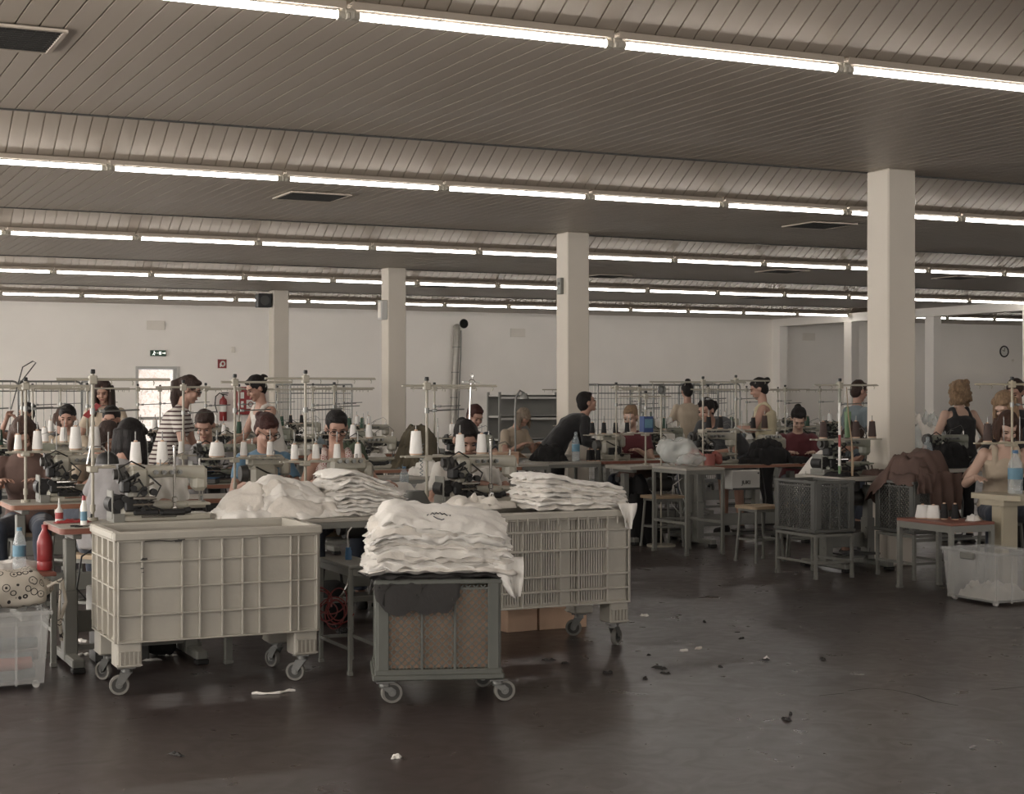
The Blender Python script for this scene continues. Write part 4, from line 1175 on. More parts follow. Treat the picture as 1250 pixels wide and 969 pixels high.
    if cap:
        cb = MB(); cb.ell((0, .015, .05), (.09, .105, .088), mx=Hm); remesh(cb, .01, 'cap', cap, body, smooth=1)
    return body
# ================================================================ foreground: carts, crate trolley, piles
def fixt(o, **k):
    for a, b in k.items(): o[a] = b
    return o
wheeled_cart((1.616, 7.90, 0), 'big cream solid-walled laundry cart with moulded ribs, at left in front', False, (2.9, 2.6, 2.2, 2.0))
wheeled_cart((3.645, 8.20, 0), 'big cream slotted laundry cart, behind the grey crate trolley', True, (.4, .6, 2.9, 2.6))

# grey crate trolley turned a little towards the camera
pA, pB = PD(457, 7.66), PD(613, 7.73)
ux = (pB - pA).normalized(); uy = V((-ux.y, ux.x, 0)); W_ = (pB - pA).length
ang = atan2(ux.y, ux.x); Dc = .42
cc = (pA + pB) / 2 + uy * Dc / 2
tr = thing('crate_trolley', 'grey lattice crate on four grey wheels, lined with brown cardboard, in the middle foreground', 'trolley', cc, ang)
lattice_crate(tr, W_ - .03, Dc, .14, .60, 'crate_grey', .036, .0062, 3, 'cardboard')
mb = MB(); mb.box((0, 0, .128), (W_ + .02, Dc + .03, .03), ch=.006); mb.build('base_tray', 'crate_grey', tr)
for (x, y, sw) in ((-W_ / 2 + .05, -Dc / 2 + .03, .15), (W_ / 2 - .02, -Dc / 2 + .03, .1), (-W_ / 2 + .05, Dc / 2 - .03, .5), (W_ / 2 - .02, Dc / 2 - .03, 2.6)):
    caster(tr, x, y, .112, .052, sw, tyre='rubber_grey', w=.034)

# shirts on the crate trolley
P1_ = Pile(cc.x, cc.y, .8)
hx, hy_ = W_ / 2 + .0, Dc / 2 + .0
for i in range(P1_.n):
    for j in range(P1_.n):
        d = V((P1_.X[i, j] - cc.x, P1_.Y[i, j] - cc.y, 0)); a = d.dot(ux); b_ = d.dot(uy)
        o = sqrt(max(0, abs(a) - hx) ** 2 + max(0, abs(b_) - hy_) ** 2)
        P1_.H[i, j] = .604 - min(.34, max(0, o - .006) * 5)
# dark cloth hanging over the front rim
P1_.add(*(cc - ux * .10 - uy * .12).xy, .46, .262, ang, .005, 1, 'charcoal_cloth', 'dark grey cloth hanging over the front rim of the grey crate trolley', 'cloth', None, 'draped_cloth', wr=.004, edge=.05)
P1_.add(*(cc - ux * .15 - uy * .10).xy, .36, .265, ang + .03, .005, 3, 'charcoal_cloth', 'dark grey cloth hanging at left end of the crate trolley rim', 'cloth', None, 'draped_cloth', wr=.004, edge=.12)
cloth_layer(*(cc - ux * .02).xy, .600, .68, .46, ang + .03, .026, 2, 'charcoal_cloth', 'flat dark grey cloth under the white shirts on the crate trolley', None, 'dark_cloth', edge=.12, cat='cloth')
rnd = random.Random(11)
NL = 12
PLC = ['lowest', 'second from the bottom', 'third from the bottom', 'fourth from the bottom', 'fifth from the bottom', 'sixth from the bottom', 'seventh from the bottom', 'eighth from the bottom', 'ninth from the bottom', 'third from the top', 'just under the printed one', 'topmost, with a small dark print']
def lx_(x, y): d = V((x - cc.x, y - cc.y, 0)); return d.dot(ux), d.dot(uy)
z = .630
for k in range(NL):
    f = k / (NL - 1)
    def U(x, y, f=f):
        a, b_ = lx_(x, y)
        return -.09 * (max(0, abs(a + .01) - .24)) * (1 + .5 * f) + .012 * f * sin(a * 11 + 1) + (.05 * f * math.exp(-((a + .2) / .12) ** 2)) - .03 * f * max(0, a) - .30 * f * max(0, -b_ + .02)
    w = .76 - .09 * f + rnd.uniform(-.03, .03); dd = .52 - .06 * f + rnd.uniform(-.02, .02); t = (.020, .036, .024, .030, .022, .038, .026, .020, .034, .026, .022, .034)[k]
    c_ = cc + ux * (rnd.uniform(-.02, .02) + .0 + .01 * f) + uy * rnd.uniform(-.015, .015)
    if k == NL - 1: w = .64; c_ = cc + ux * .03; dd = .46; t = .034
    dr = None
    if k in (1, 2): dr = lambda lx, ly: max(0, lx - .30) * 1.2 + max(0, lx - .36) * 2.5
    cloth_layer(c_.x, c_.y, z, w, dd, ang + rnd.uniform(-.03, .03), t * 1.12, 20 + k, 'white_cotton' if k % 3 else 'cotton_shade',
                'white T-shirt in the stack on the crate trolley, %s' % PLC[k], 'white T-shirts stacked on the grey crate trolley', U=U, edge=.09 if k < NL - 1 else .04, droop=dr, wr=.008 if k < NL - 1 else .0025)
    z += t * .86
topshirt = [o for o in scn.objects if o.get('label', '').endswith('small dark print')][0]
mb = MB(); zt = z + .022
dgp = bpy.context.evaluated_depsgraph_get(); from mathutils.bvhtree import BVHTree
bvh = BVHTree.FromPolygons([v.co for v in topshirt.data.vertices], [tuple(p.vertices) for p in topshirt.data.polygons])
for pts in ([(-.05, .01), (-.035, .03), (-.02, .005), (-.005, .03), (.01, .01), (.025, .028), (.04, .008), (.06, .022), (.08, .0)], [(-.03, -.015), (-.005, -.035), (.03, -.04), (.05, -.03)], [(.1, .0), (.105, .008)], [(-.08, .0), (-.068, .01)]):
    q = []
    for a, b_ in pts:
        p = cc - ux * .0 + ux * a * .62 - uy * (.11 - b_ * 1.3); h = bvh.ray_cast(V((p.x, p.y, 2)), V((0, 0, -1)))[0]
        q.append((p.x, p.y, (h.z if h else z) + .002))
    mb.tube(q, .0026, n=5)
mb.build('printed_mark', 'top_navy', topshirt)

# ---------------------------------------------------------------- table with the big white heap
tA = simple_table(1.26, .74, .785, 'laminate', 'grey_paint', .04, .22, 'cutting_table'); tA['label'] = 'grey steel worktable under the long heap of white shirts'; tA['category'] = 'table'
tA.location = (2.99, 9.0, 0)
P2_ = Pile(2.95, 9.0, 1.0)
P2_.support(2.38, 8.64, 3.62, 9.37, .787, .6, 9)
rnd = random.Random(5)
n = 0
DESC = ['flat at the bottom left', 'bottom middle', 'bottom right', 'lower left, half rolled', 'lower middle, sleeve forward', 'lower right of the neat stack', 'centre, crumpled', 'left slope of the heap', 'middle layer at right', 'upper centre', 'upper left with dark hem marks', 'neat right stack, mid height', 'neat right stack, upper', 'neat right stack, topmost', 'crest of the heap', 'back crest of the heap', 'left end of the heap', 'small one on the crest', 'second from top of the right stack', 'topmost left']
spec = [(2.62, 8.98, .52, .56, .02), (2.95, 8.98, .55, .58, .02), (2.90, 8.92, .5, .5, .03), (2.58, 8.92, .44, .44, .035), (2.82, 8.92, .5, .48, .035), (2.68, 9.0, .46, .44, .035), (2.94, 9.02, .46, .42, .035), (2.60, 9.02, .36, .4, .035), (2.80, 9.04, .44, .36, .03), (3.0, 9.06, .34, .34, .03), (2.66, 9.06, .4, .3, .025), (2.88, 9.08, .36, .26, .02), (2.5, 8.92, .3, .34, .02)]
for k, (x, y, w, d, t) in enumerate(spec):
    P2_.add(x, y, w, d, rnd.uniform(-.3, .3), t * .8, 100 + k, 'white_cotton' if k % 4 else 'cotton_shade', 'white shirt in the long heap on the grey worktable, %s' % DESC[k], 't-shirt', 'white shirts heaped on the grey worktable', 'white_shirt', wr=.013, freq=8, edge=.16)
    P2_.smooth(1)
z = .7875
for k in range(11):
    f = k / 10
    U = lambda x, y, f=f: .02 * f * sin((x - 3) * 9) - .10 * f * max(0, x - 3.22) + .03 * f * math.exp(-((x - 3.15) / .12) ** 2)
    cloth_layer(3.30 - .06 * f + rnd.uniform(-.02, .02), 8.97 + .03 * f, z, .56 - .16 * f + rnd.uniform(-.03, .03), .56 - .10 * f, rnd.uniform(-.05, .05), .021, 140 + k, 'white_cotton' if k % 3 else 'cotton_shade', 'white shirt in the neat right stack of the heap, %s' % (['lowest', 'second', 'third', 'fourth', 'fifth', 'sixth', 'seventh', 'eighth', 'ninth', 'tenth'][k] + ' from the bottom' if k < 10 else 'topmost'), 'white shirts in the neat right stack', 'white_shirt', U=U, edge=.12, wr=.006)
    z += .0185

# ---------------------------------------------------------------- folded shirts on the slotted cart
P3_ = Pile(4.3, 8.5, .9)
P3_.support(3.66, 8.2, 4.69, 8.78, .817, .4, 3.0)
z = .818
for k, ds in enumerate(('lowest, sagging over the rim', 'second from the bottom', 'third layer', 'fourth layer', 'fifth layer', 'sixth layer', 'just below the top', 'topmost, smooth and wide')):
    f = k / 7
    U = lambda x, y, f=f: .05 * f * math.exp(-((x - 4.2) / .16) ** 2) - .16 * max(0, x - 4.55) - .03 * f * max(0, x - 4.3)
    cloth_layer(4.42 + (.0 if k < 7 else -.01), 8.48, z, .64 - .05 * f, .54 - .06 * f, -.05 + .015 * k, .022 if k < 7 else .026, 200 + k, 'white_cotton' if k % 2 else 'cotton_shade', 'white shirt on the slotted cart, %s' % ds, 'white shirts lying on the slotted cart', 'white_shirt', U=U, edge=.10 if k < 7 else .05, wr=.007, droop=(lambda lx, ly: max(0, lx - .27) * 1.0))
    z += .0185
for k, (x, y, w, d, t, ds) in enumerate([(3.85, 8.6, .30, .24, .03, 'crumpled at left end'), (4.0, 8.62, .26, .2, .03, 'crumpled between pole and big pile'), (3.78, 8.66, .22, .18, .03, 'small bundle at the back left')]):
    P3_.add(x, y, w, d, .3 * k, t, 220 + k, 'cotton_shade', 'white shirt on the slotted cart, %s' % ds, 't-shirt', 'white shirts lying on the slotted cart', 'white_shirt', wr=.009, freq=8, edge=.2)

# ================================================================ sewing stations, left block
def station(pole, tx0, tx1, ty0, ty1, z, names, mach=None, mdx=.36, mdy=.02, mrz=0, edge='wood_edge', stand_kw={}, motor=True, cones=((0, 'w'), (1, 'w')), stand_h=None, tdesc='', leg=.06, table=True):
    """one workplace: table, machine, thread stand at pole=(x, y), cones on its pins"""
    if table:
        t = make_table(tx1 - tx0, ty1 - ty0, z, edge, motor, leg=leg); t.location = ((tx0 + tx1) / 2, (ty0 + ty1) / 2, 0); t['label'] = 'sewing table with brown edge %s' % names; t['category'] = 'table'
        if tdesc: t['label'] = tdesc
    if mach:
        mach((pole[0] + mdx, pole[1] + mdy, z + .001), mrz, 'industrial sewing machine %s' % names)
    s = make_stand(**stand_kw); s.location = (pole[0], pole[1], z + .001); s['label'] = 'thread stand with top rails %s' % names; s['category'] = 'thread stand'
    zt = stand_kw.get('zt', .30); yaw = stand_kw.get('rz', 0)
    pins = list(s['pins']); del s['pins']
    nm = {'w': (cone_white, 'white'), 'k': (cone_black, 'black'), 'b': (cone_brown, 'brown'), 'g': (cone_green, 'green'), 'B': (cone_big, 'large white'), 'F': (cone_fat, 'squat wide white'), 's': (cone_slim, 'small white')}
    pos = ['left', 'second', 'third', 'fourth', 'fifth']
    for (i, kd) in cones:
        f, cn = nm[kd]
        f((pole[0] + pins[i], pole[1] + .02, z + zt + .0135), 0, '%s thread cone, %s on the stand %s' % (cn, pos[i] if len(pins) > 1 else 'single', names), 'thread cones standing on spool trays')
    return s
# A: front-left table
station((1.73, 9.13), 1.47, 2.34, 8.66, 9.24, .78, 'at front left behind the solid cart', machineA, .37, -.14, 0, 'red_edge',
        dict(h=.83, zt=.30, ra=.44, la=.2, tray=.46, npin=3), cones=((1, 'w'), (2, 'w')), tdesc='sewing table with reddish edge and grey steel T-legs at front left')
# C: far left
station((1.62, 10.85), 1.49, 2.35, 10.6, 11.15, .78, 'at the left edge, second row', machineA, .38, .0, 0, 'wood_edge',
        dict(h=.80, zt=.33, ra=.42, la=.3, tray=.5, npin=5, tr_l=.12), cones=((0, 's'), (1, 'w'), (3, 'B'), (4, 'B')))
# F, E, D, G
station((3.34, 10.22), 3.2, 4.05, 9.98, 10.5, .78, 'by the flowered-top worker', overlock, .32, .0, 0, 'wood_edge',
        dict(h=.85, zt=.26, ra=.5, la=.28, tray=.44, npin=4, tr_l=.16), cones=((0, 's'), (1, 's'), (2, 's'), (3, 's')))
station((3.06, 10.95), 2.55, 3.5, 10.72, 11.25, .78, 'by the blue-shirted worker', overlock, .26, .05, 0, 'wood_edge',
        dict(h=.83, zt=.26, ra=.42, la=.1, tray=.34, npin=3, tr_l=.24), cones=((0, 'F'), (1, 's'), (2, 's')))
station((3.10, 12.6), 2.8, 3.7, 12.35, 12.9, .78, 'by the short-haired worker in grey', machineB, .36, .0, 0, 'wood_edge',
        dict(h=.80, zt=.22, ra=.22, la=.22, tray=.34, npin=3, tr_l=.1), cones=((0, 's'), (1, 's'), (2, 's')))
station((3.93, 9.52), 3.66, 4.9, 9.28, 9.86, .78, 'behind the slotted cart', machineA, .40, .02, 0, 'red_edge',
        dict(h=.80, zt=.31, ra=.5, la=.17, tray=.46, npin=4, tr_l=.16), cones=((0, 'B'), (2, 'w'), (3, 'w')))
for (p, z, h, lab) in ((PD(213, 9.0), .78, .42, 'chrome tube standing beside the front-left sewing machine'), (PD(599, 10.3), .78, .42, 'chrome tube standing right of the machine behind the slotted cart')):
    t = thing('chrome_post', lab, 'post', (p.x, p.y, z + .001))
    mb = MB(); mb.cyl((0, 0, .06), (0, 0, h), .009, n=14); mb.lathe([(.009, .1), (.016, .105), (.016, .13), (.009, .135)], n=14); mb.ell((0, 0, h), .012, nu=12, nv=8); mb.build('tube', 'mirror_chrome', t)
    mb = MB(); mb.lathe([(.0, 0), (.045, 0), (.045, .012), (.03, .03), (.022, .07), (.014, .08), (0, .08)], n=20); mb.build('foot', 'chrome', t)
# small things around station A
t = thing('spray_can', 'small white and blue spray bottle on the corner of the front-left table', 'bottle', GZ(104, 643, .78) + V((0, .04, .001)))
mb = MB(); mb.lathe([(0, 0), (.017, 0), (.018, .01), (.018, .11), (.012, .125), (.01, .14), (0, .141)], n=16); mb.build('bottle', 'sign_white', t)
mb = MB(); mb.lathe([(.0183, .03), (.0184, .08), (.0183, .08)], n=16); mb.build('printed_band', 'label_blue', t)
mb = MB(); mb.lathe([(0, .14), (.011, .14), (.009, .165), (0, .166)], n=12); mb.build('cap', 'red_plastic', t)
Pt = Pile(1.6, 8.9, .4); Pt.H[:] = .7815
Pt.add(1.60, 9.03, .19, .07, .1, .012, 301, 'red_plastic', 'red cloth strip lying on the front-left table', 'cloth', None, 'red_cloth', wr=.012, freq=14, edge=.2)
t = tag((lambda mb: (mb.prism([(-.015, 0), (.015, 0), (.045, .1), (.01, .1)], 0, .012, R4(pi / 2, 4, 'X')), mb)[-1])(MB()).build('red_tag', 'red_plastic', None, (0, 0, 0)), 'bright red strap hanging on the front-left thread stand', 'strap')
p = PY(108, 506, 9.1); t.location = (p.x + .005, p.y - .03, p.z - .08); t.rotation_euler = (0, radians(-150), 0); t.location = (p.x + .05, p.y - .03, p.z + .06)
# black lamp hood / cap
t = thing('machine_lamp', 'black domed lamp hood with white reflection on the front-left thread stand', 'lamp', PY(131, 566, 9.2))
mb = MB(); mb.lathe([(.066, 0), (.067, .006), (.06, .04), (.035, .064), (0, .072)], n=20); mb.build('hood', 'black', t)
mb = MB(); mb.tube([(0, 0, .06), (-.03, .0, .10), (-.09, .02, .1), (-.11, .02, .0)], .006); mb.build('arm', 'chrome', t)

def bottle(loc, label, h=.3, r=.04, capm='label_blue', lab='label_blue', body='bottle_plastic', water=.0):
    t = thing('water_bottle', label, 'bottle', loc)
    mb = MB(); mb.lathe([(0, 0), (r * .9, 0), (r, .01), (r, h * .18), (r * .94, h * .2), (r, h * .22), (r, h * .62), (r * .8, h * .74), (r * .38, h * .88), (r * .36, h * .93), (0, h * .931)], n=20); mb.build('bottle', body, t)
    mb = MB(); mb.lathe([(r * 1.01, h * .34), (r * 1.012, h * .35), (r * 1.012, h * .58), (r * 1.01, h * .59)], n=20); mb.build('paper_label', lab, t)
    mb = MB(); mb.lathe([(0, h * .925), (r * .42, h * .925), (r * .42, h), (0, h)], n=14); mb.build('bottle_cap', capm, t)
    return t
# ---------------------------------------------------------------- left edge: bin, bag, bottles
def clear_bin(loc, w, d, h, label, rz=0, m='bin_plastic'):
    t = thing('storage_bin', label, 'bin', loc, rz)
    mb = MB(); a, b_ = w / 2, d / 2; q = .9; T = .006
    for s in (-1, 1):
        for (A, B, C, D) in (((-a * q, s * b_ * q, .03), (a * q, s * b_ * q, .03), (a, s * b_, h), (-a, s * b_, h)), ((s * a * q, -b_ * q, .03), (s * a * q, b_ * q, .03), (s * a, b_, h), (s * a, -b_, h))):
            P = [V(A), V(B), V(C), V(D)]; nrm = V((0, s, 0)) if abs(A[1] - B[1]) < 1e-6 else V((s, 0, 0))
            mb.add(P + [p - nrm * T for p in P], [(0, 1, 2, 3), (7, 6, 5, 4), (0, 4, 5, 1), (1, 5, 6, 2), (2, 6, 7, 3), (3, 7, 4, 0)])
    mb.box((0, 0, .028), (w * q, d * q, .008))
    mb.build('tub', m, t)
    mb = MB()
    for s in (-1, 1): mb.box((0, s * (b_ + .006), h), (w + .03, .022, .022), ch=.004); mb.box((s * (a + .006), 0, h), (.022, d, .022), ch=.004)
    for s in (-1, 1): mb.box((s * .16 * w, -b_ * .985, h * .5), (.012, .008, h * .9), ch=.002)
    mb.build('rim', m, t)
    for s in (-1, 1):
        mb = MB(); mb.box((s * (a + .02), 0, h - .03), (.02, .14, .05), ch=.006); mb.build('handle', 'grey_paint' , t)
        for q2 in (-1, 1): mb = MB(); mb.cyl((s * a * .75, q2 * b_ * .75 - .012, .018), (s * a * .75, q2 * b_ * .75 + .012, .018), .018, n=14); mb.build('wheel', 'white_plastic', t)
    return t
bl = V((1.12, 8.52, 0))
clear_bin(bl, .48, .40, .385, 'clear plastic bin at the lower left edge holding fabric rolls')
for k, (dz, dy, m_, nm, L) in enumerate(((.06, -.1, 'top_slate', 'pale blue', .4), (.135, -.08, 'top_slate', 'grey blue', .36), (.06, .02, 'top_grey', 'grey', .4), (.12, -.135, 'salmon', 'orange', .30), (.21, -.05, 'top_slate', 'faded blue, uppermost', .36), (.13, .06, 'top_grey', 'light grey', .38))):
    t = tag((lambda mb: (mb.tube([(-L / 2, 0, 0), (-L / 4, .004, .004), (L / 4, 0, .003), (L / 2, .003, .008)], [.03, .033, .033, .03], n=14), mb)[-1])(MB()).build('fabric_roll', m_, None, (bl.x + .01 * k - .02, bl.y + dy, dz + .0)), '%s fabric roll lying in the clear bin at the left edge' % nm, 'fabric roll', 'fabric rolls in the left clear bin')
t = thing('printed_bag', 'beige bag printed with dark rings and vines, on the left clear bin', 'bag', (1.17, 8.55, .40))
hb = MB(); hb.ell((0, 0, .09), (.25, .17, .10)); hb.box((0, 0, .06), (.42, .30, .11), ch=.03); hb.box((0, 0, .14), (.36, .24, .09), ch=.03)
remesh(hb, .012, 'bag_body', 'bag_print', t, smooth=6, disp=(.02, 8, (1, 1, 1)))
mb = MB(); mb.tube([(.2, -.1, .1), (.27, -.12, .14), (.29, -.12, .02), (.26, -.12, -.08), (.27, -.11, -.18)], .010); mb.tube([(.22, -.1, .12), (.26, -.14, .12), (.25, -.14, -.1)], .006); mb.build('strap', 'bag_print', t)
st2 = simple_table(.46, .36, .52, 'red_edge', 'grey_paint', .03, .2, 'side_table', 'small low table with a bottle at the left edge behind the printed bag'); st2['category'] = 'table'; st2.location = (1.27, 9.12, 0)
bottle((1.32, 9.06, .523), 'clear water bottle with blue label on the low table at the left edge', .24, .036)
t = bottle((1.455, 9.06, .523), 'red soft drink bottle behind the leg of the front-left table', .25, .042, 'red_plastic', 'red_plastic', 'red_plastic')
Pt = Pile(1.15, 9.0, .5); Pt.support(1.04, 8.94, 1.5, 9.3, .521, .2, 4)
Pt.add(1.27, 9.2, .36, .16, .2, .03, 305, 'white_cotton', 'crumpled white cloth on the low table at the left edge', 'cloth', None, 'white_cloth', wr=.03, freq=11, edge=.2)
# box with big dark letters behind the table leg
bx = thing('lettered_box', 'pale box with large dark letters CR under the front-left table', 'box', (1.86, 9.02, 0))
mb = MB(); mb.box((0, 0, .33), (.34, .2, .18), ch=.008); mb.build('box', 'white_plastic', bx)
mb = MB(); mb.box((0, .02, .12), (.3, .2, .24), ch=.01); mb.build('support_block', 'dark_paint', bx)
def text(s, size, m, parent, loc, rx=pi / 2, rz=0, name='lettering', ext=.001):
    c = bpy.data.curves.new(name + '_src', 'FONT'); c.body = s; c.size = size; c.extrude = ext; c.align_x = 'CENTER'; c.align_y = 'CENTER'; c.materials.append(M[m])
    o = bpy.data.objects.new(name, c); COL.objects.link(o)
    me = bpy.data.meshes.new_from_object(o.evaluated_get(bpy.context.evaluated_depsgraph_get())); bpy.data.objects.remove(o)
    o = bpy.data.objects.new(name, me); COL.objects.link(o); o.location = loc; o.rotation_euler = (rx, 0, rz)
    if parent: o.parent = parent
    return o
text('CR', .11, 'black', bx, (-.1, -.102, .33))
# dark bag and boxes under the left tables
for k, (x, y, z, w, d, h, m_, lab) in enumerate(((2.05, 9.9, .0, .3, .2, .34, 'denim', 'dark blue bag on the floor under the left tables'), (3.4, 9.85, .0, .3, .22, .3, 'black_cloth', 'black bag on the floor behind the solid cart'), (2.1, 9.1, 0, .22, .2, .24, 'black_cloth', 'dark heap of cloth beneath the front-left table'))):
    hb = MB(); hb.ell((0, 0, h * .45), (w / 2, d / 2, h * .5)); hb.box((0, 0, h * .3), (w * .9, d * .9, h * .58), ch=.04)
    t = thing('cloth_bag', lab, 'bag', (x, y, z)); remesh(hb, .014, 'bag_body', m_, t, smooth=5, disp=(.02, 9, (1, 1, 1)))
    mb = MB(); mb.tube([(-.07, 0, h * .85), (-.05, .0, h + .08), (.05, .0, h + .08), (.07, 0, h * .85)], .010); mb.build('handle', m_, t)
# air gun with red coiled hose hanging under the worktable edge
p0 = PY(425, 668, 8.75)
t = thing('air_gun', 'blue air blow gun with bent nozzle hanging beside the crate trolley', 'air gun', p0)
mb = MB(); mb.tube([(0, 0, .0), (.0, 0, -.05), (.002, 0, -.1), (.0, 0, -.13)], [.014, .018, .015, .011], n=12); mb.box((.014, 0, -.05), (.012, .014, .07), ch=.004); mb.build('body', 'blue_plastic', t)
mb = MB(); mb.tube([(0, 0, -.005), (-.004, 0, .06), (.0, 0, .085), (.02, 0, .11)], .0045, n=8); mb.build('nozzle', 'white_plastic', t)
mb = MB(); mb.tube([(0, 0, -.13), (0, 0, -.16), (-.004, 0, -.2), (-.03, 0, -.25), (-.05, .0, -.27)], .006, n=8); mb.build('steel_hose', 'chrome', t)
t = thing('coiled_hose', 'red coiled air hose hanging in loops between solid cart and crate trolley', 'hose', PY(410, 745, 8.8))
mb = MB(); pts = []
for i in range(190):
    a = i / 190 * 2 * pi * 8; u = i / 190
    pts.append(((-.10 + .13 * u) + .075 * cos(a) * (1 - .25 * u) + .03 * sin(a * .37), .10 * sin(a * .21), .02 + .075 * sin(a) * (.9 + .2 * cos(a * .3)) + .05 * sin(u * 6)))
mb.tube(pts, .0038, n=6); mb.build('coil', 'coil_red', t)
mb = MB(); mb.tube([(.03, .02, .05), (.06, .02, .09), (.075, .0, .11)], .006); mb.build('fitting', 'chrome', t)
t = tag((lambda mb: (mb.tube([(.0 + .11 * (i / 100), .04 + .016 * cos(i * .56), .0 + .016 * sin(i * .56) - .02 * sin(i / 100 * pi)) for i in range(100)], .0035, n=6), mb.tube([(0, .05, 0), (-.03, .06, .1)], .0035), mb)[-1])(MB()).build('coiled_cable', 'black', None, PY(412, 768, 8.9)), 'black coiled cable hanging low beside the crate trolley', 'cable')
t2 = simple_table(.20, .5, .585, 'grey_paint', 'grey_paint', .022, .14, 'steel_stand', 'low grey steel stand left of the crate trolley, below the air gun'); t2['category'] = 'stand'; p = PD(426, 8.7); t2.location = (p.x + .01, p.y + .0, 0)
# things on / near station G
t = tag((lambda mb: (mb.loft([[V((p_[0], p_[1], z)) for p_ in rrect(.20 - .05 * k, .14 - .02 * k, .03, 3)] for k, z in enumerate((0, .05, .1))]), mb)[-1])(MB()).build('belt_cover', 'crate_dark', None, (3.8, 9.40, .781)), 'dark grey plastic cover at left end of the table behind the slotted cart', 'cover')
bottle((4.40, 11.1, .781), 'small clear water bottle behind the dark grey cover', .17, .034, 'blue_plastic', 'bottle_plastic')
p = scn.objects[-1]
# blue threads tied to stand G
t = tag((lambda mb: (mb.tube([(.02 * cos(i * .9) * (1 - i / 90), .02 * sin(i * 1.1) * (1 - i / 90) - .005, -i * .0035) for i in range(60)], .0025, n=5), mb)[-1])(MB()).build('thread_tangle', 'top_slate', None, PY(514, 542, 10.28)), 'tangle of blue-grey thread tied to the pole behind the slotted cart', 'thread')
# white cloth on work surfaces of the left block
tt = simple_table(1.0, .6, .78, 'laminate', 'grey_paint', .035, .2, 'side_table', 'grey side table behind the heap, carrying loose white cloth'); tt['category'] = 'table'; tt.location = (4.55, 10.95, 0)
Pt = Pile(4.3, 10.6, .9); Pt.support(3.25, 9.99, 4.04, 10.49, .781, .15, 5); Pt.support(4.06, 10.66, 5.04, 11.24, .781, .15, 5)
for k, (x, y, w, d, h, lab) in enumerate(((3.95, 10.3, .24, .34, .05, 'draped beside the flowered-top woman'), (4.2, 10.85, .26, .3, .06, 'loose on the side table, left'), (4.66, 10.9, .36, .34, .05, 'loose on the side table, middle'), (4.84, 10.95, .3, .3, .06, 'loose on the side table, right'))):
    Pt.add(x, y, w, d, .3 * k, h, 320 + k, 'white_cotton', 'crumpled white cloth %s' % lab, 'cloth', 'loose white cloth on the left tables', 'white_cloth', wr=.018, freq=8, edge=.2)
Pt = Pile(4.6, 9.6, .7); Pt.support(3.7, 9.3, 4.88, 9.84, .781, .2, 4)
for k, (x, y, w, d, h, lab) in enumerate(((4.72, 9.62, .3, .3, .04, 'right of the machine behind the slotted cart'), (4.6, 9.42, .22, .16, .035, 'in front of the chrome tube behind the slotted cart'))):
    Pt.add(x, y, w, d, .4, h, 340 + k, 'white_cotton', 'crumpled white cloth %s' % lab, 'cloth', 'loose white cloth on the left tables', 'white_cloth', wr=.014, freq=8, edge=.2)
# cartons on the floor behind the slotted cart
def carton(loc, w, d, h, label, rz=0, flap=True):
    t = thing('cardboard_box', label, 'box', loc, rz); mb = MB()
    mb.box((0, 0, h / 2), (w, d, h), ch=.004); mb.build('box', 'cardboard', t)
    if flap:
        mb = MB(); 
        mb.add([(w / 2, -d / 2, h), (w / 2, d / 2, h), (w / 2 + .1, d / 2, h - .06), (w / 2 + .1, -d / 2, h - .06), (w / 2, -d / 2, h + .004), (w / 2, d / 2, h + .004), (w / 2 + .1, d / 2, h - .056), (w / 2 + .1, -d / 2, h - .056)], [(0, 1, 2, 3), (7, 6, 5, 4), (0, 4, 5, 1), (1, 5, 6, 2), (2, 6, 7, 3), (3, 7, 4, 0)])
        mb.build('flap', 'cardboard', t)
    mb = MB(); mb.box((0, 0, h + .001), (w * .99, .05, .002)); mb.build('tape', 'bag_print' if False else 'seat_wood', t)
    return t
carton((4.66, 9.14, 0), .34, .26, .24, 'brown cardboard box on the floor behind the slotted cart')
carton((4.36, 9.14, 0), .22, .26, .27, 'darker cardboard box left of the other one behind the slotted cart', .1, False)
# scraps on the floor
def scrap(px, py, w, d, m_, lab, seed, name='fabric_scrap'):
    p = GZ(px, py, 0); Pq = Pile(p.x, p.y, .3); Pq.H[:] = .0005
    Pq.add(p.x, p.y, w, d, seed * .7, .004, seed, m_, lab, 'scrap', 'fabric scraps on the floor', name, wr=.012, freq=26, edge=.5)
scrap(484, 925, .05, .035, 'white_cotton', 'lone white scrap on the floor nearest the camera', 401)
scrap(805, 816, .085, .04, 'charcoal_cloth', 'dark scrap on the floor right of the slotted cart', 402)
scrap(787, 752, .05, .04, 'white_cotton', 'small white scrap on the floor near the slotted cart wheel', 403)
scrap(835, 795, .05, .025, 'white_cotton', 'white scrap on the open floor right of the dark scrap', 404)
scrap(853, 792, .06, .03, 'cotton_shade', 'pale scrap on the open floor, right of the white scrap', 405)
scrap(960, 879, .06, .02, 'charcoal_cloth', 'thin dark scrap on the floor at lower right', 406)
scrap(216, 922, .07, .02, 'charcoal_cloth', 'thin dark scrap on the floor at lower left', 407)
scrap(670, 806, .07, .02, 'charcoal_cloth', 'dark scrap on the floor just below the slotted cart', 408)
scrap(936, 804, .04, .02, 'white_cotton', 'tiny white scrap on the open floor in front of the crate stand', 409)
for k, (px, py) in enumerate(((230, 790), (205, 800), (185, 806), (245, 803), (128, 780), (100, 783), (100, 800))):
    scrap(px, py, .09, .04, 'white_cotton', 'white lint scrap under the tables at left, %s' % ORD[[4, 3, 2, 5, 1, 0, 0][k]] if k < 6 else 'white lint scrap beside the left T-leg', 420 + k)
p = GZ(335, 845, .006)
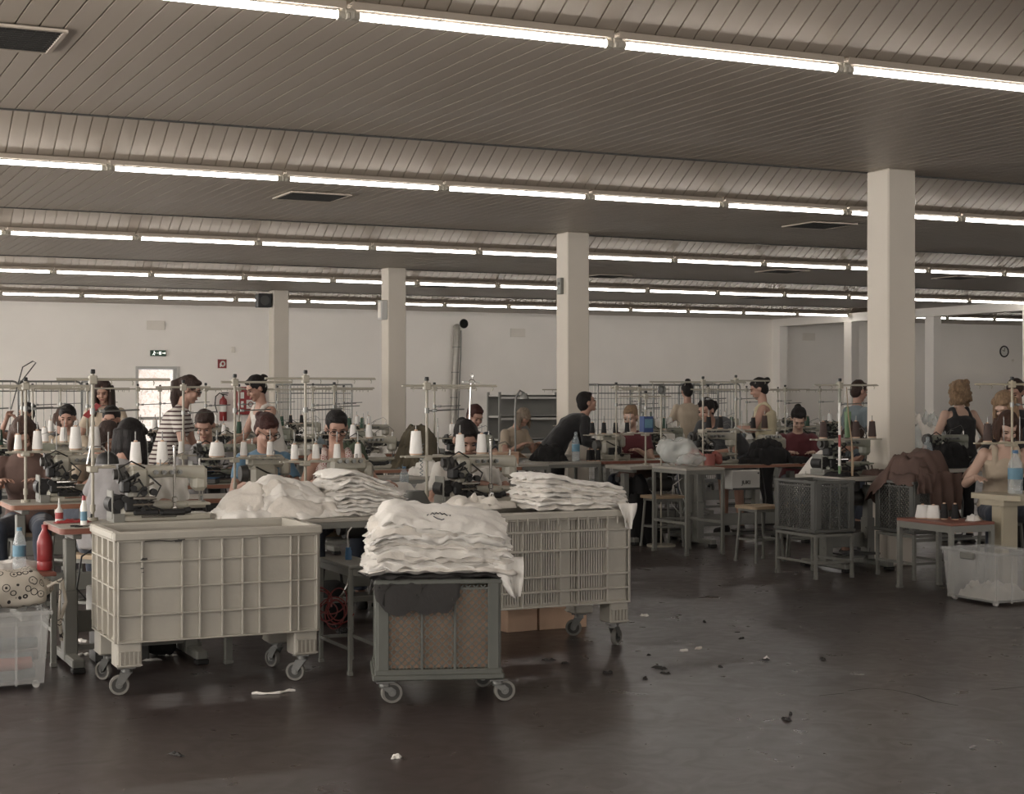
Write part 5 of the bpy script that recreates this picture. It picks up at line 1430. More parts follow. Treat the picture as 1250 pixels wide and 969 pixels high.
t = tag((lambda mb: (mb.tube([(-.11, .02, 0), (-.09, .01, .003), (-.06, -.005, .0), (-.04, -.02, .002), (-.01, -.015, 0), (.02, -.02, .002), (.05, .0, 0), (.08, .012, .003), (.11, .008, 0)], [.006, .008, .006, .004, .006, .008, .005, .008, .006], n=6), mb)[-1])(MB()).build('thread_scrap', 'white_cotton', None, p), 'long twisted white thread scrap on the floor below the solid cart', 'scrap')

# white garment under the arm of the front-left machine, plus little things lying about
def hung_sheet(name, m_, label, x0, x1, y, z0, z1, seed, cat='cloth', sag=.06):
    N, K = 26, 16; P = []; rnd = random.Random(seed); o_ = rnd.random() * 30
    for i in range(N + 1):
        for j in range(K + 1):
            a, b_ = i / N, j / K
            x = x0 + (x1 - x0) * a + .012 * noise.noise(V((b_ * 3, o_, a))); z = z0 + (z1 - z0) * b_ + .02 * noise.noise(V((a * 3 + o_, b_, 2)))
            P.append((x, y + sag * (1 - b_) ** 2 - sag * 1.0 * (1 - b_) + .022 * sin(a * 17 + o_ + b_) * (.3 + (1 - b_)) , z))
    n = len(P); vs = P + [(p[0], p[1] + .005, p[2]) for p in P]; fs = []
    for i in range(N):
        for j in range(K): q = i * (K + 1) + j; f = (q, q + K + 1, q + K + 2, q + 1); fs += [f, tuple(n + k for k in reversed(f))]
    ring = [i * (K + 1) for i in range(N + 1)] + [N * (K + 1) + j for j in range(1, K + 1)] + [i * (K + 1) + K for i in range(N - 1, -1, -1)] + [j for j in range(K - 1, 0, -1)]
    for k in range(len(ring)): a, b_ = ring[k], ring[(k + 1) % len(ring)]; fs.append((a, n + a, n + b_, b_))
    mb = MB(); mb.add(vs, fs); return tag(mb.build(name, m_, None, ang=80), label, cat)
hung_sheet('white_garment', 'white_cotton', 'white garment held under the arm of the front-left machine', 2.02, 2.27, 9.12, .885, 1.03, 3)
hung_sheet('white_garment', 'white_cotton', 'white garment held under the arm of the machine behind the slotted cart', 4.30, 4.52, 9.68, .88, 1.0, 8)
def clutter(name, cat, maker, spots):
    o0 = None
    for (x, y, z, rz, lab) in spots:
        if o0 is None: o0 = maker(); o0['category'] = cat; o = o0; o.location = (x, y, z); o.rotation_euler = (0, 0, rz); o['label'] = lab
        else: copy_tree(o0, (x, y, z), rz, lab)
def mk_oil():
    t = thing('oil_can', 'x', 'x'); mb = MB(); mb.lathe([(0, 0), (.022, 0), (.022, .06), (.008, .08), (.004, .13), (0, .131)], n=14); mb.build('can', 'white_plastic', t); mb = MB(); mb.lathe([(.0225, .015), (.0226, .05), (.0225, .05)], n=14); mb.build('band', 'red_plastic', t); return t
clutter('oil_can', 'oil can', mk_oil, [(1.55, 9.16, .781, 0, 'small white oil can beside the pole on the front-left table'), (3.72, 9.78, .781, 1, 'small white oil can at the back left of the table behind the slotted cart'), (2.66, 11.1, .781, 2, 'small white oil can on the table by the blue-shirted worker')])
def mk_scis():
    t = thing('scissors', 'x', 'x'); mb = MB(); mb.prism([(0, -.006), (.09, -.001), (.09, .001), (0, .006)], 0, .003); mb.prism([(0, -.006), (.088, -.018), (.09, -.016), (0, .006)], .003, .006); mb.build('blade', 'chrome', t)
    mb = MB()
    for s in (-1, 1): mb.tube([(-.035 + .022 * cos(a), s * .02 + .014 * sin(a), .004) for a in [i * pi / 6 for i in range(12)]], .004, n=6, closed=True)
    mb.build('handle', 'black', t); return t
clutter('scissors', 'scissors', mk_scis, [(1.60, 8.74, .7825, .4, 'scissors lying near the front edge of the front-left table'), (4.62, 9.36, .781, 1.2, 'scissors on the table behind the slotted cart'), (3.9, 10.05, .781, 2.2, 'scissors on the table by the flowered-top worker')])
def mk_cup():
    t = thing('bobbin_box', 'x', 'x'); mb = MB(); mb.box((0, 0, .022), (.11, .08, .044), ch=.006); mb.build('box', 'dark_paint', t); mb = MB(); mb.box((0, 0, .046), (.114, .084, .006), ch=.002); mb.build('lid', 'blue_plastic', t); return t
clutter('bobbin_box', 'box', mk_cup, [(2.2, 9.16, .781, .1, 'little blue-lidded box at the right end of the front-left table'), (2.2, 10.7, .781, .5, 'little blue-lidded box on the second-row table at the left edge'), (3.3, 12.45, .781, 1, 'little blue-lidded box by the short-haired worker in grey')])
# cables dropping from the machines under their tables
for k, (x, y, lab) in enumerate(((1.72, 8.98, 'front-left machine'), (3.86, 9.72, 'machine behind the slotted cart'), (3.5, 10.45, 'machine of the flowered-top worker'), (2.95, 11.18, 'machine of the blue-shirted worker'), (8.35, 13.5, 'machine of the bent charcoal-shirted worker'), (8.3, 11.3, 'machine before the near pillar'))):
    tag((lambda mb: (mb.tube([(0, .02, .12), (0, .03, .03), (.03, .05, -.15), (.1, .04, -.32), (.02, .0, -.42), (-.08, .02, -.3), (-.05, .04, -.12), (.06, .04, -.05)], .0055, n=6), mb)[-1])(MB()).build('power_cable', 'white_plastic' if k > 3 else 'black', None, (x, y + .12, .7)), 'power cable hanging in loops below the %s' % lab, 'cable')

def tail(label, base, w, h, seed, dx=.5, name='hanging_shirt'):
    """a limp corner of cloth hanging down: broad at the top, pointed at the bottom"""
    N, K = 12, 16; P = []; o_ = seed
    for i in range(N + 1):
        for j in range(K + 1):
            a, b_ = i / N, j / K
            wd = w * (1 - .75 * b_ ** 1.5); x = (a - .5) * wd + dx * w * b_ * b_; z = -h * b_ * (1 - .12 * abs(a - .4))
            P.append((x, .018 * sin(a * 9 + o_ + b_ * 2) * (.4 + b_) - .03 * b_ * (1 - b_) * 4 * .5, z))
    n = len(P); vs = P + [(p[0], p[1] + .012 * (1 - .3), p[2]) for p in P]; fs = []
    for i in range(N):
        for j in range(K): q = i * (K + 1) + j; f = (q, q + K + 1, q + K + 2, q + 1); fs += [f, tuple(n + k for k in reversed(f))]
    ring = [i * (K + 1) for i in range(N + 1)] + [N * (K + 1) + j for j in range(1, K + 1)] + [i * (K + 1) + K for i in range(N - 1, -1, -1)] + [j for j in range(K - 1, 0, -1)]
    for k in range(len(ring)): a, b_ = ring[k], ring[(k + 1) % len(ring)]; fs.append((a, n + a, n + b_, b_))
    mb = MB(); mb.add(vs, fs); tag(mb.build(name, 'white_cotton', None, base, ang=80), label, 't-shirt')
q = cc + ux * (W_ / 2 + .03) - uy * (.20); tail('white shirt sleeve hanging off the right end of the crate trolley stack', (q.x, q.y, .70), .16, .20, 1, .25)
q = V((4.70, 8.17, 0)); tail('white shirt hem hanging over the right corner of the slotted cart', (4.655, 8.172, .85), .13, .15, 4, .08)

for k, (px, py, w, d) in enumerate(((792, 800, .04, .02), (788, 829, .03, .02), (812, 822, .05, .02), (900, 772, .03, .015), (905, 780, .05, .02), (860, 760, .05, .015), (935, 806, .04, .02), (742, 822, .05, .02), (690, 810, .04, .02), (965, 873, .03, .015), (1005, 806, .03, .02), (880, 815, .025, .015))):
    scrap(px, py, w, d, 'charcoal_cloth', 'small dark crumb of fabric on the open floor, %s' % ['left of the main dark scrap', 'below the main dark scrap', 'right below the main dark scrap', 'upper of a close pair', 'lower of a close pair', 'far one near the slotted cart', 'right of the white scraps', 'close to the slotted cart wheel', 'below the slotted cart', 'lower right', 'far right', 'middle of the floor'][k], 450 + k)
# ================================================================ right-hand block
t = simple_table(.42, .62, .81, 'laminate', 'grey_paint', .03, .30, 'steel_table', 'tall narrow grey steel table with bags of trimmings on top'); t['category'] = 'table'; t.location = (7.94, 12.8, 0)
# stool under it
stool((8.05, 13.45, 0), 0, 'stool behind the tall narrow steel table')
tb = make_table(1.3, .6, .80, 'wood_edge'); tb.location = (8.98, 13.4, 0); tb['label'] = 'sewing table with light brown edge right of the tall steel table'; tb['category'] = 'table'
tb = make_table(.78, .56, .79, 'red_edge'); tb.location = (8.42, 14.9, 0); tb['label'] = 'sewing table with reddish edge in front of the blond seated woman'; tb['category'] = 'table'
t = simple_table(.62, .56, .785, 'laminate', 'grey_paint', .03, .25, 'steel_table', 'grey steel table carrying a water bottle in front of the leaning person'); t['category'] = 'table'; t.location = (7.70, 14.9, 0)
tb = make_table(.64, .66, .80, 'laminate', True); tb.location = (8.47, 11.08, 0); tb['label'] = 'cream sewing table in front of the near pillar'; tb['category'] = 'table'
# pedestal table at the right edge
t = thing('pedestal_table', 'cream table on a broad flat post at the right edge', 'table', (8.4, 9.0, 0))
mb = MB(); mb.prism([(.0, .46), (0, .08), (.06, 0), (1.1, 0), (1.1, .5), (.04, .5)], .70, .74); mb.build('tabletop', 'cream_paint', t)
mb = MB(); mb.prism([(.03, .40), (.03, .14), (1.0, .1), (1.0, .4)], .655, .70); mb.build('apron', 'cream_paint', t)
mb = MB(); mb.box((.15, .26, .34), (.16, .12, .64), ch=.01); mb.box((.15, .26, .02), (.2, .46, .04), ch=.008); mb.build('post', 'cream_paint', t)
mb = MB(); mb.box((.95, .26, .34), (.16, .12, .64), ch=.01); mb.box((.95, .26, .02), (.2, .46, .04), ch=.008); mb.build('post', 'cream_paint', t)
# small table with cones
t = simple_table(.42, .62, .54, 'red_edge', 'grey_paint', .035, 0, 'small_table', 'low brown-topped table with thread cones right of the crate stands', apron=.05); t['category'] = 'table'; t.location = (8.18, 9.5, 0)
for k, (px, f, cn) in enumerate(((1133, cone_fat, 'white'), (1147, cone_fat, 'white'), (1160, cone_black, 'black'), (1173, cone_black, 'black'))):
    p = PD(px, 12.0 - k * .1); 
    p = V((8.1, 9.66 - k * .07, .5405)) + V((.0 + k * .045, 0, 0)); f(p, 0, '%s thread cone on the low brown-topped table, %s' % (cn, ['at its left end', 'beside the left one', 'dark, third', 'rightmost'][k]), 'thread cones on the low table')
Pt = Pile(8.2, 9.4, .4); Pt.H[:] = .5405; Pt.add(8.3, 9.32, .12, .08, .4, .02, 500, 'white_cotton', 'small white scrap heap on the low brown-topped table', 'scrap', None, 'fabric_scrap', wr=.03, freq=22, edge=.4)
clear_bin((8.06, 8.86, 0), .42, .56, .37, 'large clear plastic bin on wheels at the right edge', 0)
Pt = Pile(8.06, 8.9, .5); Pt.H[:] = .034; Pt.add(8.06, 8.86, .32, .44, 0, .06, 501, 'cotton_shade', 'pale trimmings inside the clear bin at the right edge', 'cloth', None, 'fabric_trimmings', wr=.06, freq=10, edge=.05)
# crates on stands
def crate_on_stand(x, y, w, d, label, zc=.372, z1=.79):
    t = thing('crate_stand', label, 'crate', (x + w / 2, y + d / 2, 0))
    lattice_crate(t, w - .02, d - .02, zc, z1, 'crate_dark', .034, .0058, 3, None, single=False)
    mb = MB(); h = zc - .012
    for s in (-1, 1): mb.box((0, s * (d / 2 - .02), h - .012), (w - .04, .022, .022)); mb.box((s * (w / 2 - .02), 0, h - .012), (.022, d - .04, .022)); mb.box((s * (w / 2 - .02), 0, .13), (.018, d - .04, .02)); 
    mb.box((0, -(d / 2 - .02), .13), (w - .04, .018, .02))
    mb.build('stand_frame', 'grey_paint', t)
    for sx in (-1, 1):
        for sy in (-1, 1): mb = MB(); mb.box((sx * (w / 2 - .02), sy * (d / 2 - .02), h / 2), (.026, .026, h), ch=.003); mb.cyl((sx * (w / 2 - .02), sy * (d / 2 - .02), 0), (sx * (w / 2 - .02), sy * (d / 2 - .02), .03), .02, n=10); mb.build('leg', 'grey_paint', t)
    return t
crate_on_stand(7.71, 10.5, .40, .57, 'grey lattice crate on a steel stand below the cream table')
crate_on_stand(8.38, 10.1, .42, .50, 'grey lattice crate on a stand half covered by brown cloth')
stool((8.12, 11.88, 0), .1, 'stool with a pale wooden seat left of the crate stands')
# brown cloth over crate 2
Pb = Pile(8.7, 10.4, .8); Pb.support(8.40, 10.12, 8.78, 10.58, .793, .5, 2.0)
for k, (x, y, w, d, h, lab) in enumerate(((8.60, 10.35, .46, .50, .05, 'lowest, ending at the crate rim'), (8.66, 10.35, .44, .44, .06, 'second layer'), (8.62, 10.36, .38, .40, .06, 'third layer'), (8.74, 10.34, .38, .40, .05, 'topmost smooth fold'), (8.46, 10.58, .28, .24, .03, 'lying towards the cream table'))):
    Pb.add(x, y, w, d, .08 * k, h, 510 + k, 'brown_cloth', 'brown cloth over the right crate stand, %s' % lab, 'cloth', 'brown cloths on the right crate stand', 'brown_cloth', wr=.022 if k != 3 else .008, freq=8, edge=.12)
    Pb.smooth(1)
hung_sheet('brown_cloth', 'brown_cloth', 'brown cloth draping down the front of the right crate stand', 8.50, 8.84, 10.07, .56, .86, 21, sag=.02)
hung_sheet('brown_cloth', 'brown_cloth', 'brown cloth corner hanging at the front left of the right crate stand', 8.36, 8.54, 10.045, .70, .85, 33, sag=.02)
Pt = Pile(8.6, 11.0, .5); Pt.support(8.16, 10.77, 8.78, 11.4, .802, .2, 4)
Pt.add(8.66, 10.92, .22, .22, .3, .03, 520, 'brown_cloth', 'small brown cloth on the cream table', 'cloth', None, 'brown_cloth', wr=.03, freq=12, edge=.2)
Pt.add(8.70, 11.16, .14, .16, .3, .05, 521, 'zebra_cloth', 'black and white striped cloth on the cream table by the pillar', 'cloth', None, 'striped_cloth', wr=.04, freq=12, edge=.2)
Pt.add(8.30, 10.95, .24, .26, .2, .02, 522, 'black_cloth', 'black cloth at the left end of the cream table', 'cloth', None, 'black_cloth', wr=.02, freq=12, edge=.2)
# stations (machines, stands)
def stand_at(x, y, z, label, **kw):
    s = make_stand(**kw); s.location = (x, y, z + .001); s['label'] = label; s['category'] = 'thread stand'; pins = list(s['pins']); del s['pins']; return pins
def cones_at(x, y, z, zt, pins, kinds, where, grp='thread cones standing on spool trays'):
    nm = {'w': (cone_white, 'white'), 'k': (cone_black, 'black'), 'b': (cone_brown, 'brown'), 'g': (cone_green, 'green'), 's': (cone_slim, 'small white')}
    for i, kd in enumerate(kinds):
        if kd == '-': continue
        nm[kd][0]((x + pins[i], y + .02, z + zt + .0135), 0, '%s thread cone %s, %s' % (nm[kd][1], where, ['left one', 'second one', 'third one', 'fourth one'][i]), grp)
# R1: reddish table
overlock((8.30, 14.92, .791), 0, 'cream sewing machine in front of the blond seated woman')
x, y = 8.22, 14.68; pins = stand_at(x, y, .79, 'thread stand with dark cones in front of the blond seated woman', h=.80, zt=.27, ra=.3, la=.06, tray=.2, tr_l=.36, npin=4)
cones_at(x, y, .79, .27, pins, 'kkkk', 'in front of the blond seated woman')
bottle((7.76, 14.72, .787), 'clear water bottle with pale blue label on the grey steel table', .31, .042, 'bottle_plastic', 'label_blue')
cone_black((7.93, 14.75, .787), 0, 'black thread cone standing on the grey steel table, left one', 'black cones on the steel table'); cone_black((7.99, 14.78, .787), 0, 'black thread cone standing on the grey steel table, right one', 'black cones on the steel table')
cone_black((8.03, 14.73, .787), 0, 'black thread cone at the right end of the grey steel table', 'black cones on the steel table')
# round mirror-like disc on a pole
t = thing('disc_stand', 'slim pole with a round metal disc on top, beside the bags', 'stand', PD(807, 15.6, 0)); mb = MB(); mb.cyl((0, 0, 0), (0, 0, 1.5), .009); mb.tube([(0, 0, .86), (.1, 0, .8), (.2, 0, .76)], .007); mb.cyl((0, 0, 0), (0, 0, .02), .14, n=20); mb.build('pole', 'stand_paint', t)
mb = MB(); mb.tube([(.035 * cos(a), -.01, 1.535 + .035 * sin(a)) for a in [i * pi / 10 for i in range(20)]], .012, n=8, closed=True); mb.cyl((0, -.004, 1.535), (0, .004, 1.535), .035, n=20); mb.build('disc', 'zinc', t)
# R2
machineA((8.62, 13.42, .801), 0, 'cream sewing machine in front of the bent worker in charcoal'); overlock((9.32, 13.42, .801), 0, 'cream sewing machine in front of the maroon-sleeved woman')
x, y = 7.945 + .2, 12.92; pins = stand_at(8.36, 13.2, .80, 'tall thread stand behind the bags of trimmings', h=.84, zt=.34, ra=.5, la=.6, tray=.4, tr_l=.0, npin=3); cones_at(8.36, 13.2, .80, .34, pins, 'kk-', 'on the stand behind the bags')
x, y = 9.02, 13.62; pins = stand_at(x, y, .80, 'thread stand with a black-tipped pole by the maroon-sleeved woman', h=.86, zt=.32, ra=.42, la=.06, tray=.42, npin=3); cones_at(x, y, .80, .32, pins, '-kb', 'by the maroon-sleeved woman')
Pt = Pile(9.2, 13.3, .7); Pt.support(8.35, 13.1, 9.6, 13.7, .801, .2, 4)
for k, (x, y, w, d, h, lab) in enumerate(((9.1, 13.24, .5, .26, .06, 'lowest'), (9.16, 13.24, .44, .24, .08, 'middle'), (9.14, 13.26, .34, .2, .07, 'topmost'), (9.46, 13.22, .26, .22, .05, 'at the right end'))):
    Pt.add(x, y, w, d, .1, h, 530 + k, 'black_cloth', 'black garment heaped on the light brown-edged table, %s' % lab, 'cloth', 'black garments on the light brown-edged table', 'black_garment', wr=.025, freq=7, edge=.2)
t = tag((lambda mb: (mb.cyl((0, 0, 0), (0, 0, .10), .052, n=20), mb.cyl((0, 0, .1), (0, 0, .11), .056, n=20), mb)[-1])(MB()).build('red_tub', 'salmon', None, (8.20 + .2, 13.14, .801)), 'small bright red plastic tub between the bags and the machine', 'tub')
# bags of trimmings on the tall steel table
def blob_bag(loc, r, m_, label, seed, name='plastic_bag'):
    rnd = random.Random(seed); hb = MB()
    for i in range(7): hb.ell((rnd.uniform(-.5, .5) * r[0], rnd.uniform(-.5, .5) * r[1], r[2] * (.42 + .2 * rnd.random())), (r[0] * rnd.uniform(.45, .7), r[1] * rnd.uniform(.45, .7), r[2] * rnd.uniform(.35, .42)), nu=12, nv=8)
    hb.ell((0, 0, r[2] * .4), (r[0] * .85, r[1] * .85, r[2] * .39))
    o = remesh(hb, .012, name, m_, None, smooth=2, disp=(.03, 11, (1, 1, 1))); tag(o, label, 'bag'); 
    zm = min(v.co.z for v in o.data.vertices); o.location = (loc[0], loc[1], loc[2] - zm + .001); return o
blob_bag((7.92, 12.98, .812), (.19, .17, .27), 'film_plastic', 'big clear plastic bag bulging on the tall steel table', 1)
blob_bag((7.90, 12.68, .812), (.17, .12, .12), 'film_plastic', 'low clear bag of white trimmings at the front of the tall table', 2)
blob_bag((8.07, 12.9, .812), (.09, .09, .15), 'salmon', 'clear bag with salmon pink trimmings on the tall table', 3)
blob_bag((8.50, 13.16, .802), (.07, .06, .13), 'salmon', 'small bag of orange trimmings next to the red tub', 5)
# R3: cream table by the pillar
machineB((8.52, 11.16, .801), 0, 'grey-green sewing machine directly in front of the near pillar')
x, y = 8.26, 10.9; pins = stand_at(x, y, .80, 'thread stand with brown cones in front of the near pillar', h=.80, zt=.31, ra=.4, la=.26, tray=.42, tr_l=.26, npin=4)
cones_at(x, y, .80, .31, pins, 'b-bb', 'in front of the near pillar')
t = tag((lambda mb: (mb.cyl((0, 0, 0), (0, 0, .22), .024, .03, n=16), mb.cyl((0, 0, .22), (0, 0, .26), .014, n=12), mb)[-1])(MB()).build('green_bottle', 'lime_plastic', None, (8.40, 10.98, 1.125)), 'lime green plastic bottle on the tray in front of the near pillar', 'bottle')
t = thing('measuring_pole', 'red, white and green banded upright stick by the near pillar', 'stick', (8.225, 10.86, .801))
for (a, b_, m_) in ((0, .09, 'lime_plastic'), (.09, .25, 'sign_white'), (.25, .35, 'red_plastic'), (.35, .62, 'sign_white'), (.62, .74, 'machine_green')): mb = MB(); mb.cyl((0, 0, a), (0, 0, b_), .011, n=10); mb.build('band', m_, t)
t = tag((lambda mb: (mb.tube([(0, 0, .75), (.02, 0, .5), (.045, -.01, .3), (.055, -.01, .1), (.05, -.01, 0)], [.004, .005, .006, .012, .01], n=8), mb)[-1])(MB()).build('yellow_strip', 'seat_wood', None, (8.29, 10.85, .803)), 'yellow foam strip hanging on the thread stand by the near pillar', 'strip')
# R4: pedestal table: stand, cone, bottle
x, y = 8.66, 9.3; pins = stand_at(x, y, .74, 'cream thread stand at the right edge of the photo', h=.86, zt=.38, ra=.2, la=.36, tray=.16, tr_l=.32, npin=3, pm='cream_paint')
cones_at(x, y, .74, .38, pins, 'b--', 'on the stand at the right edge')
bottle((8.58, 9.18, .742), 'large blue-tinted water bottle on the table at the right edge', .33, .055, 'blue_plastic', 'label_blue', 'bottle_plastic')
bottle((9.93, 11.77, .792), 'clear bottle with blue label behind the striped cloth', .30, .045, 'bottle_plastic', 'label_blue')
tb = make_table(1.7, .6, .79, 'laminate'); tb.location = (10.3, 12.0, 0); tb['label'] = 'sewing table between near pillar and black-dressed women'; tb['category'] = 'table'
machineB((10.4, 12.05, .791), 0, 'sewing machine half hidden beside the black cloth at right')
Pt = Pile(10.1, 11.9, 1.0); Pt.support(9.46, 11.72, 11.14, 12.28, .791, .3, 4)
for k, (x, y, w, d, h, lab) in enumerate(((10.25, 11.9, .5, .3, .08, 'left heap'), (10.3, 11.9, .4, .25, .09, 'upper left heap'), (10.75, 11.86, .4, .24, .07, 'right heap'))):
    Pt.add(x, y, w, d, .1, h, 540 + k, 'black_cloth', 'black cloth beside the near pillar, %s' % lab, 'cloth', 'black cloths right of the near pillar', 'black_cloth', wr=.05, freq=9, edge=.2)
# control boxes with lettering
def control_box(x, y, z, label, w=.3):
    t = thing('control_box', label, 'control box', (x, y, z)); mb = MB(); mb.box((0, 0, -.1), (w, .16, .19), ch=.012); mb.build('housing', 'white_plastic', t)
    mb = MB(); mb.box((.0, -.082, -.19), (w * .9, .01, .02), ch=.003); mb.cyl((w * .42, -.08, -.04), (w * .42, -.088, -.04), .008); mb.build('connector_strip', 'dark_paint', t)
    text('JUKI', .055, 'dark_paint', t, (0, -.084, -.13)); return t
tb = make_table(.95, .55, .78, 'laminate', motor=False); tb.location = (8.22, 16.85, 0); tb['label'] = 'grey table with a white control box beneath it left of the second pillar'; tb['category'] = 'table'
control_box(8.18, 16.6, .74, 'white machine control box under the grey table left of the second pillar')
control_box(8.78, 13.16, .755, 'white machine control box under the light brown-edged table', .34)
carton(PD(614, 16.2, 0) + V((0, 0, .78)), .26, .2, .12, 'open cardboard box on a table left of the second pillar', .1)
tb = simple_table(.8, .5, .78, 'laminate', 'grey_paint', .03, .2, 'steel_table', 'grey steel table carrying the open cardboard box'); tb['category'] = 'table'; p = PD(614, 16.2); tb.location = (p.x, p.y, 0)
# white folded garments on trestles behind
for k, (px, d, w, n_) in enumerate(((788, 19.5, .95, 6), (1135, 18.3, 1.5, 6))):
    p = PD(px, d); tb = simple_table(w, .6, .86, 'laminate', 'grey_paint', .03, .2, 'trestle_table', ['trestle table under white garments before the wire cages', 'trestle table under plastic-wrapped bundles by the far right wall'][k]); tb['category'] = 'table'; tb.location = (p.x, p.y, 0)
    Pt = Pile(p.x, p.y, 1.0); Pt.support(p.x - w / 2, p.y - .3, p.x + w / 2, p.y + .3, .862, .2, 4); rnd = random.Random(k)
    for i in range(n_ * 2):
        x = p.x + (i % n_ - n_ / 2 + .5) * w / n_; Pt.add(x, p.y + rnd.uniform(-.08, .08), w / n_ * 1.3, .46, rnd.uniform(-.2, .2), .09 if k == 0 else .11, 550 + k * 40 + i, 'white_cotton' if k == 0 else 'film_plastic' if i % 2 else 'cotton_shade', '%s, %s %s' % (['white garment bundle before the wire cages', 'wrapped bundle by the far right wall'][k], ORD[i % n_], 'upper' if i >= n_ else 'lower'), 'bundle', ['white bundles before the wire cages', 'wrapped bundles by the far right wall'][k], 'garment_bundle', wr=.04, freq=8, edge=.15)
t = thing('blue_box', 'blue cardboard box on a tray behind the blond seated woman', 'box', PY(789, 528, 16.0)); mb = MB(); mb.box((0, 0, .08), (.11, .09, .16), ch=.003); mb.build('box', 'blue_box', t); mb = MB(); mb.box((0, -.046, .09), (.09, .002, .09)); mb.build('printed_panel', 'label_blue', t)
p = PD(789, 16.0); t.location = (p.x, p.y, 1.108); tt = make_stand(h=.72, zt=.32, ra=.3, la=.3, tray=.3, tr_l=.25, npin=4); del tt['pins']; tt.location = (p.x - .02, p.y - .02, .78); tt['label'] = 'thread stand holding the blue box'; tt['category'] = 'thread stand'
tb = make_table(.9, .5, .78, 'laminate'); tb.location = (p.x + .1, p.y, 0); tb['label'] = 'sewing table under the blue box'; tb['category'] = 'table'
# gauze desk lamp on R2
t = thing('desk_lamp', 'jointed cream desk lamp beside the black garments', 'lamp', (8.92, 13.55, .801)); mb = MB(); mb.cyl((0, 0, 0), (0, 0, .02), .05, n=16); mb.tube([(0, 0, .02), (-.05, 0, .2), (.03, -.02, .36)], .008); mb.tube([(.03, -.02, .36), (.17, -.06, .28)], .008); mb.build('arm', 'white_plastic', t); mb = MB(); mb.lathe([(.04, 0), (.04, .01), (.02, .05), (0, .055)], (.18, -.06, .235), n=16); mb.build('lamp_shade', 'white_plastic', t)
# ================================================================ workers
def at(px, d): p = PD(px, d); return (p.x, p.y, 0)
F1 = ((.13, -.42, .88), (-.13, -.42, .88))
def sit(label, loc, rz, **kw):
    kw.setdefault('hands', F1)
    o = person(label, loc, rz, 'sit', **kw)
    stool((loc[0], loc[1], 0), rz, 'stool under the ' + label[:1].lower() + label[1:].split(',')[0].replace('person', 'person')); return o
sit('person in sleeveless flowered top with glasses and tied dark hair, sewing', at(410, 11.55), -.3, lean=12, hp=24, hy=8, hair=('bun', 'hair_black'), top='top_flower', sleeve='none', glasses=True, hands=((.36, -.30, .86), (-.16, -.42, .88)))
sit('person in blue T-shirt with glasses and brown hair, bent over sewing', at(318, 12.0), -.1, lean=22, hp=28, hy=22, hair=('bun', 'hair_auburn'), top='top_blue', glasses=True)
sit('short-haired person in grey and navy top looking down at the work', at(253, 13.35), -.35, lean=16, hp=34, hy=-6, hair=('short', 'hair_brown'), top='top_grey')
sit('person with dark smooth hair in white T-shirt, face low behind two cones', at(562, 10.95), -.3, lean=30, hp=30, hy=12, hair=('bun', 'hair_black'), top='top_white', hands=((.10, -.44, .90), (-.10, -.46, .90)), poles=((1.2, .2, -.6), (-.6, .3, -1)))
sit('person with long dark hair seen from behind, seated at the front left', (1.98, 10.1, 0), 2.3, lean=26, hp=30, hair=('long', 'hair_black'), top='top_grey', face=False, hair_len=.24, hands=((.2, -.4, .85), (-.2, -.4, .85)))
sit('person with brown hair in a brown top, face bowed, at the left edge', at(36, 11.5), -.3, lean=24, hp=40, hair=('bob', 'hair_chestnut'), top='brown_cloth', hair_len=.14)
sit('person with brown hair and tan top bowed low, second row at left', at(94, 12.5), .5, lean=34, hp=45, hair=('bob', 'hair_brown'), top='top_tan', hair_len=.12, face=False)
sit('person with black hair seated before the long-haired standing one', at(139, 14.7), -.4, lean=12, hp=12, hair=('bun', 'hair_black'), top='top_charcoal', skin='skin')
sit('person with black hair seated far at left behind the thread stands', at(84, 15.7), -.3, lean=10, hp=15, hair=('short', 'hair_black'), top='top_tan', vox=.01)
sit('person with chestnut hair seated far left before the wire cages', at(60, 17.2), .6, lean=22, hp=20, hair=('bob', 'hair_chestnut'), top='top_charcoal', hair_len=.12, vox=.01)
sit('person with dark hair raising both hands far left before the cages', at(36, 18.4), -.8, lean=5, hp=10, hair=('bun', 'hair_black'), top='top_black', hands=((.1, -.32, 1.18), (-.05, -.34, 1.22)), vox=.01)
person('person with long dark hair and tan T-shirt standing near the lit doorway', at(131, 16.6), -.42, 'stand', lean=16, hp=22, hair=('long', 'hair_brown'), top='top_tan', hands=((.2, -.35, 1.0), (-.2, -.35, 1.0)), scale=.98, hair_len=.3)
person('person with long brown ponytail in striped T-shirt and glasses, standing in profile', at(200, 14.35), 1.15, 'stand', lean=22, hp=22, hair=('ponytail', 'hair_brown'), top='top_striped', glasses=True, hands=((.2, -.4, .9), (-.2, -.4, .9)), hair_len=.34)
person('person with dark bun in white tank top standing by the red cabinet', at(333, 15.6), -1.35, 'stand', lean=16, hp=26, hair=('bun', 'hair_black'), top='top_white', sleeve='none', legs='denim', hands=((.12, -.42, 1.0), (-.12, -.42, 1.0)))
sit('person with dark reddish hair sewing behind the cardboard box', at(575, 17.1), -.1, lean=10, hp=28, hy=15, hair=('short', 'hair_auburn'), top='denim', vox=.01)
sit('person with ash-blond hair bowed far behind the white control box', (8.42, 17.8, 0), .3, lean=22, hp=55, hair=('bob', 'hair_ash'), top='top_tan', hair_len=.14, face=False, vox=.01)
person('dark-haired person in black leaning far over the table by the second pillar', (7.98, 15.66, 0), 1.45, 'stand', lean=52, hp=-14, hair=('short', 'hair_black'), top='top_black', sleeve='long', legs='black_cloth', hands=((.25, -.62, .95), (-.3, -.5, .9)), vox=.0085)
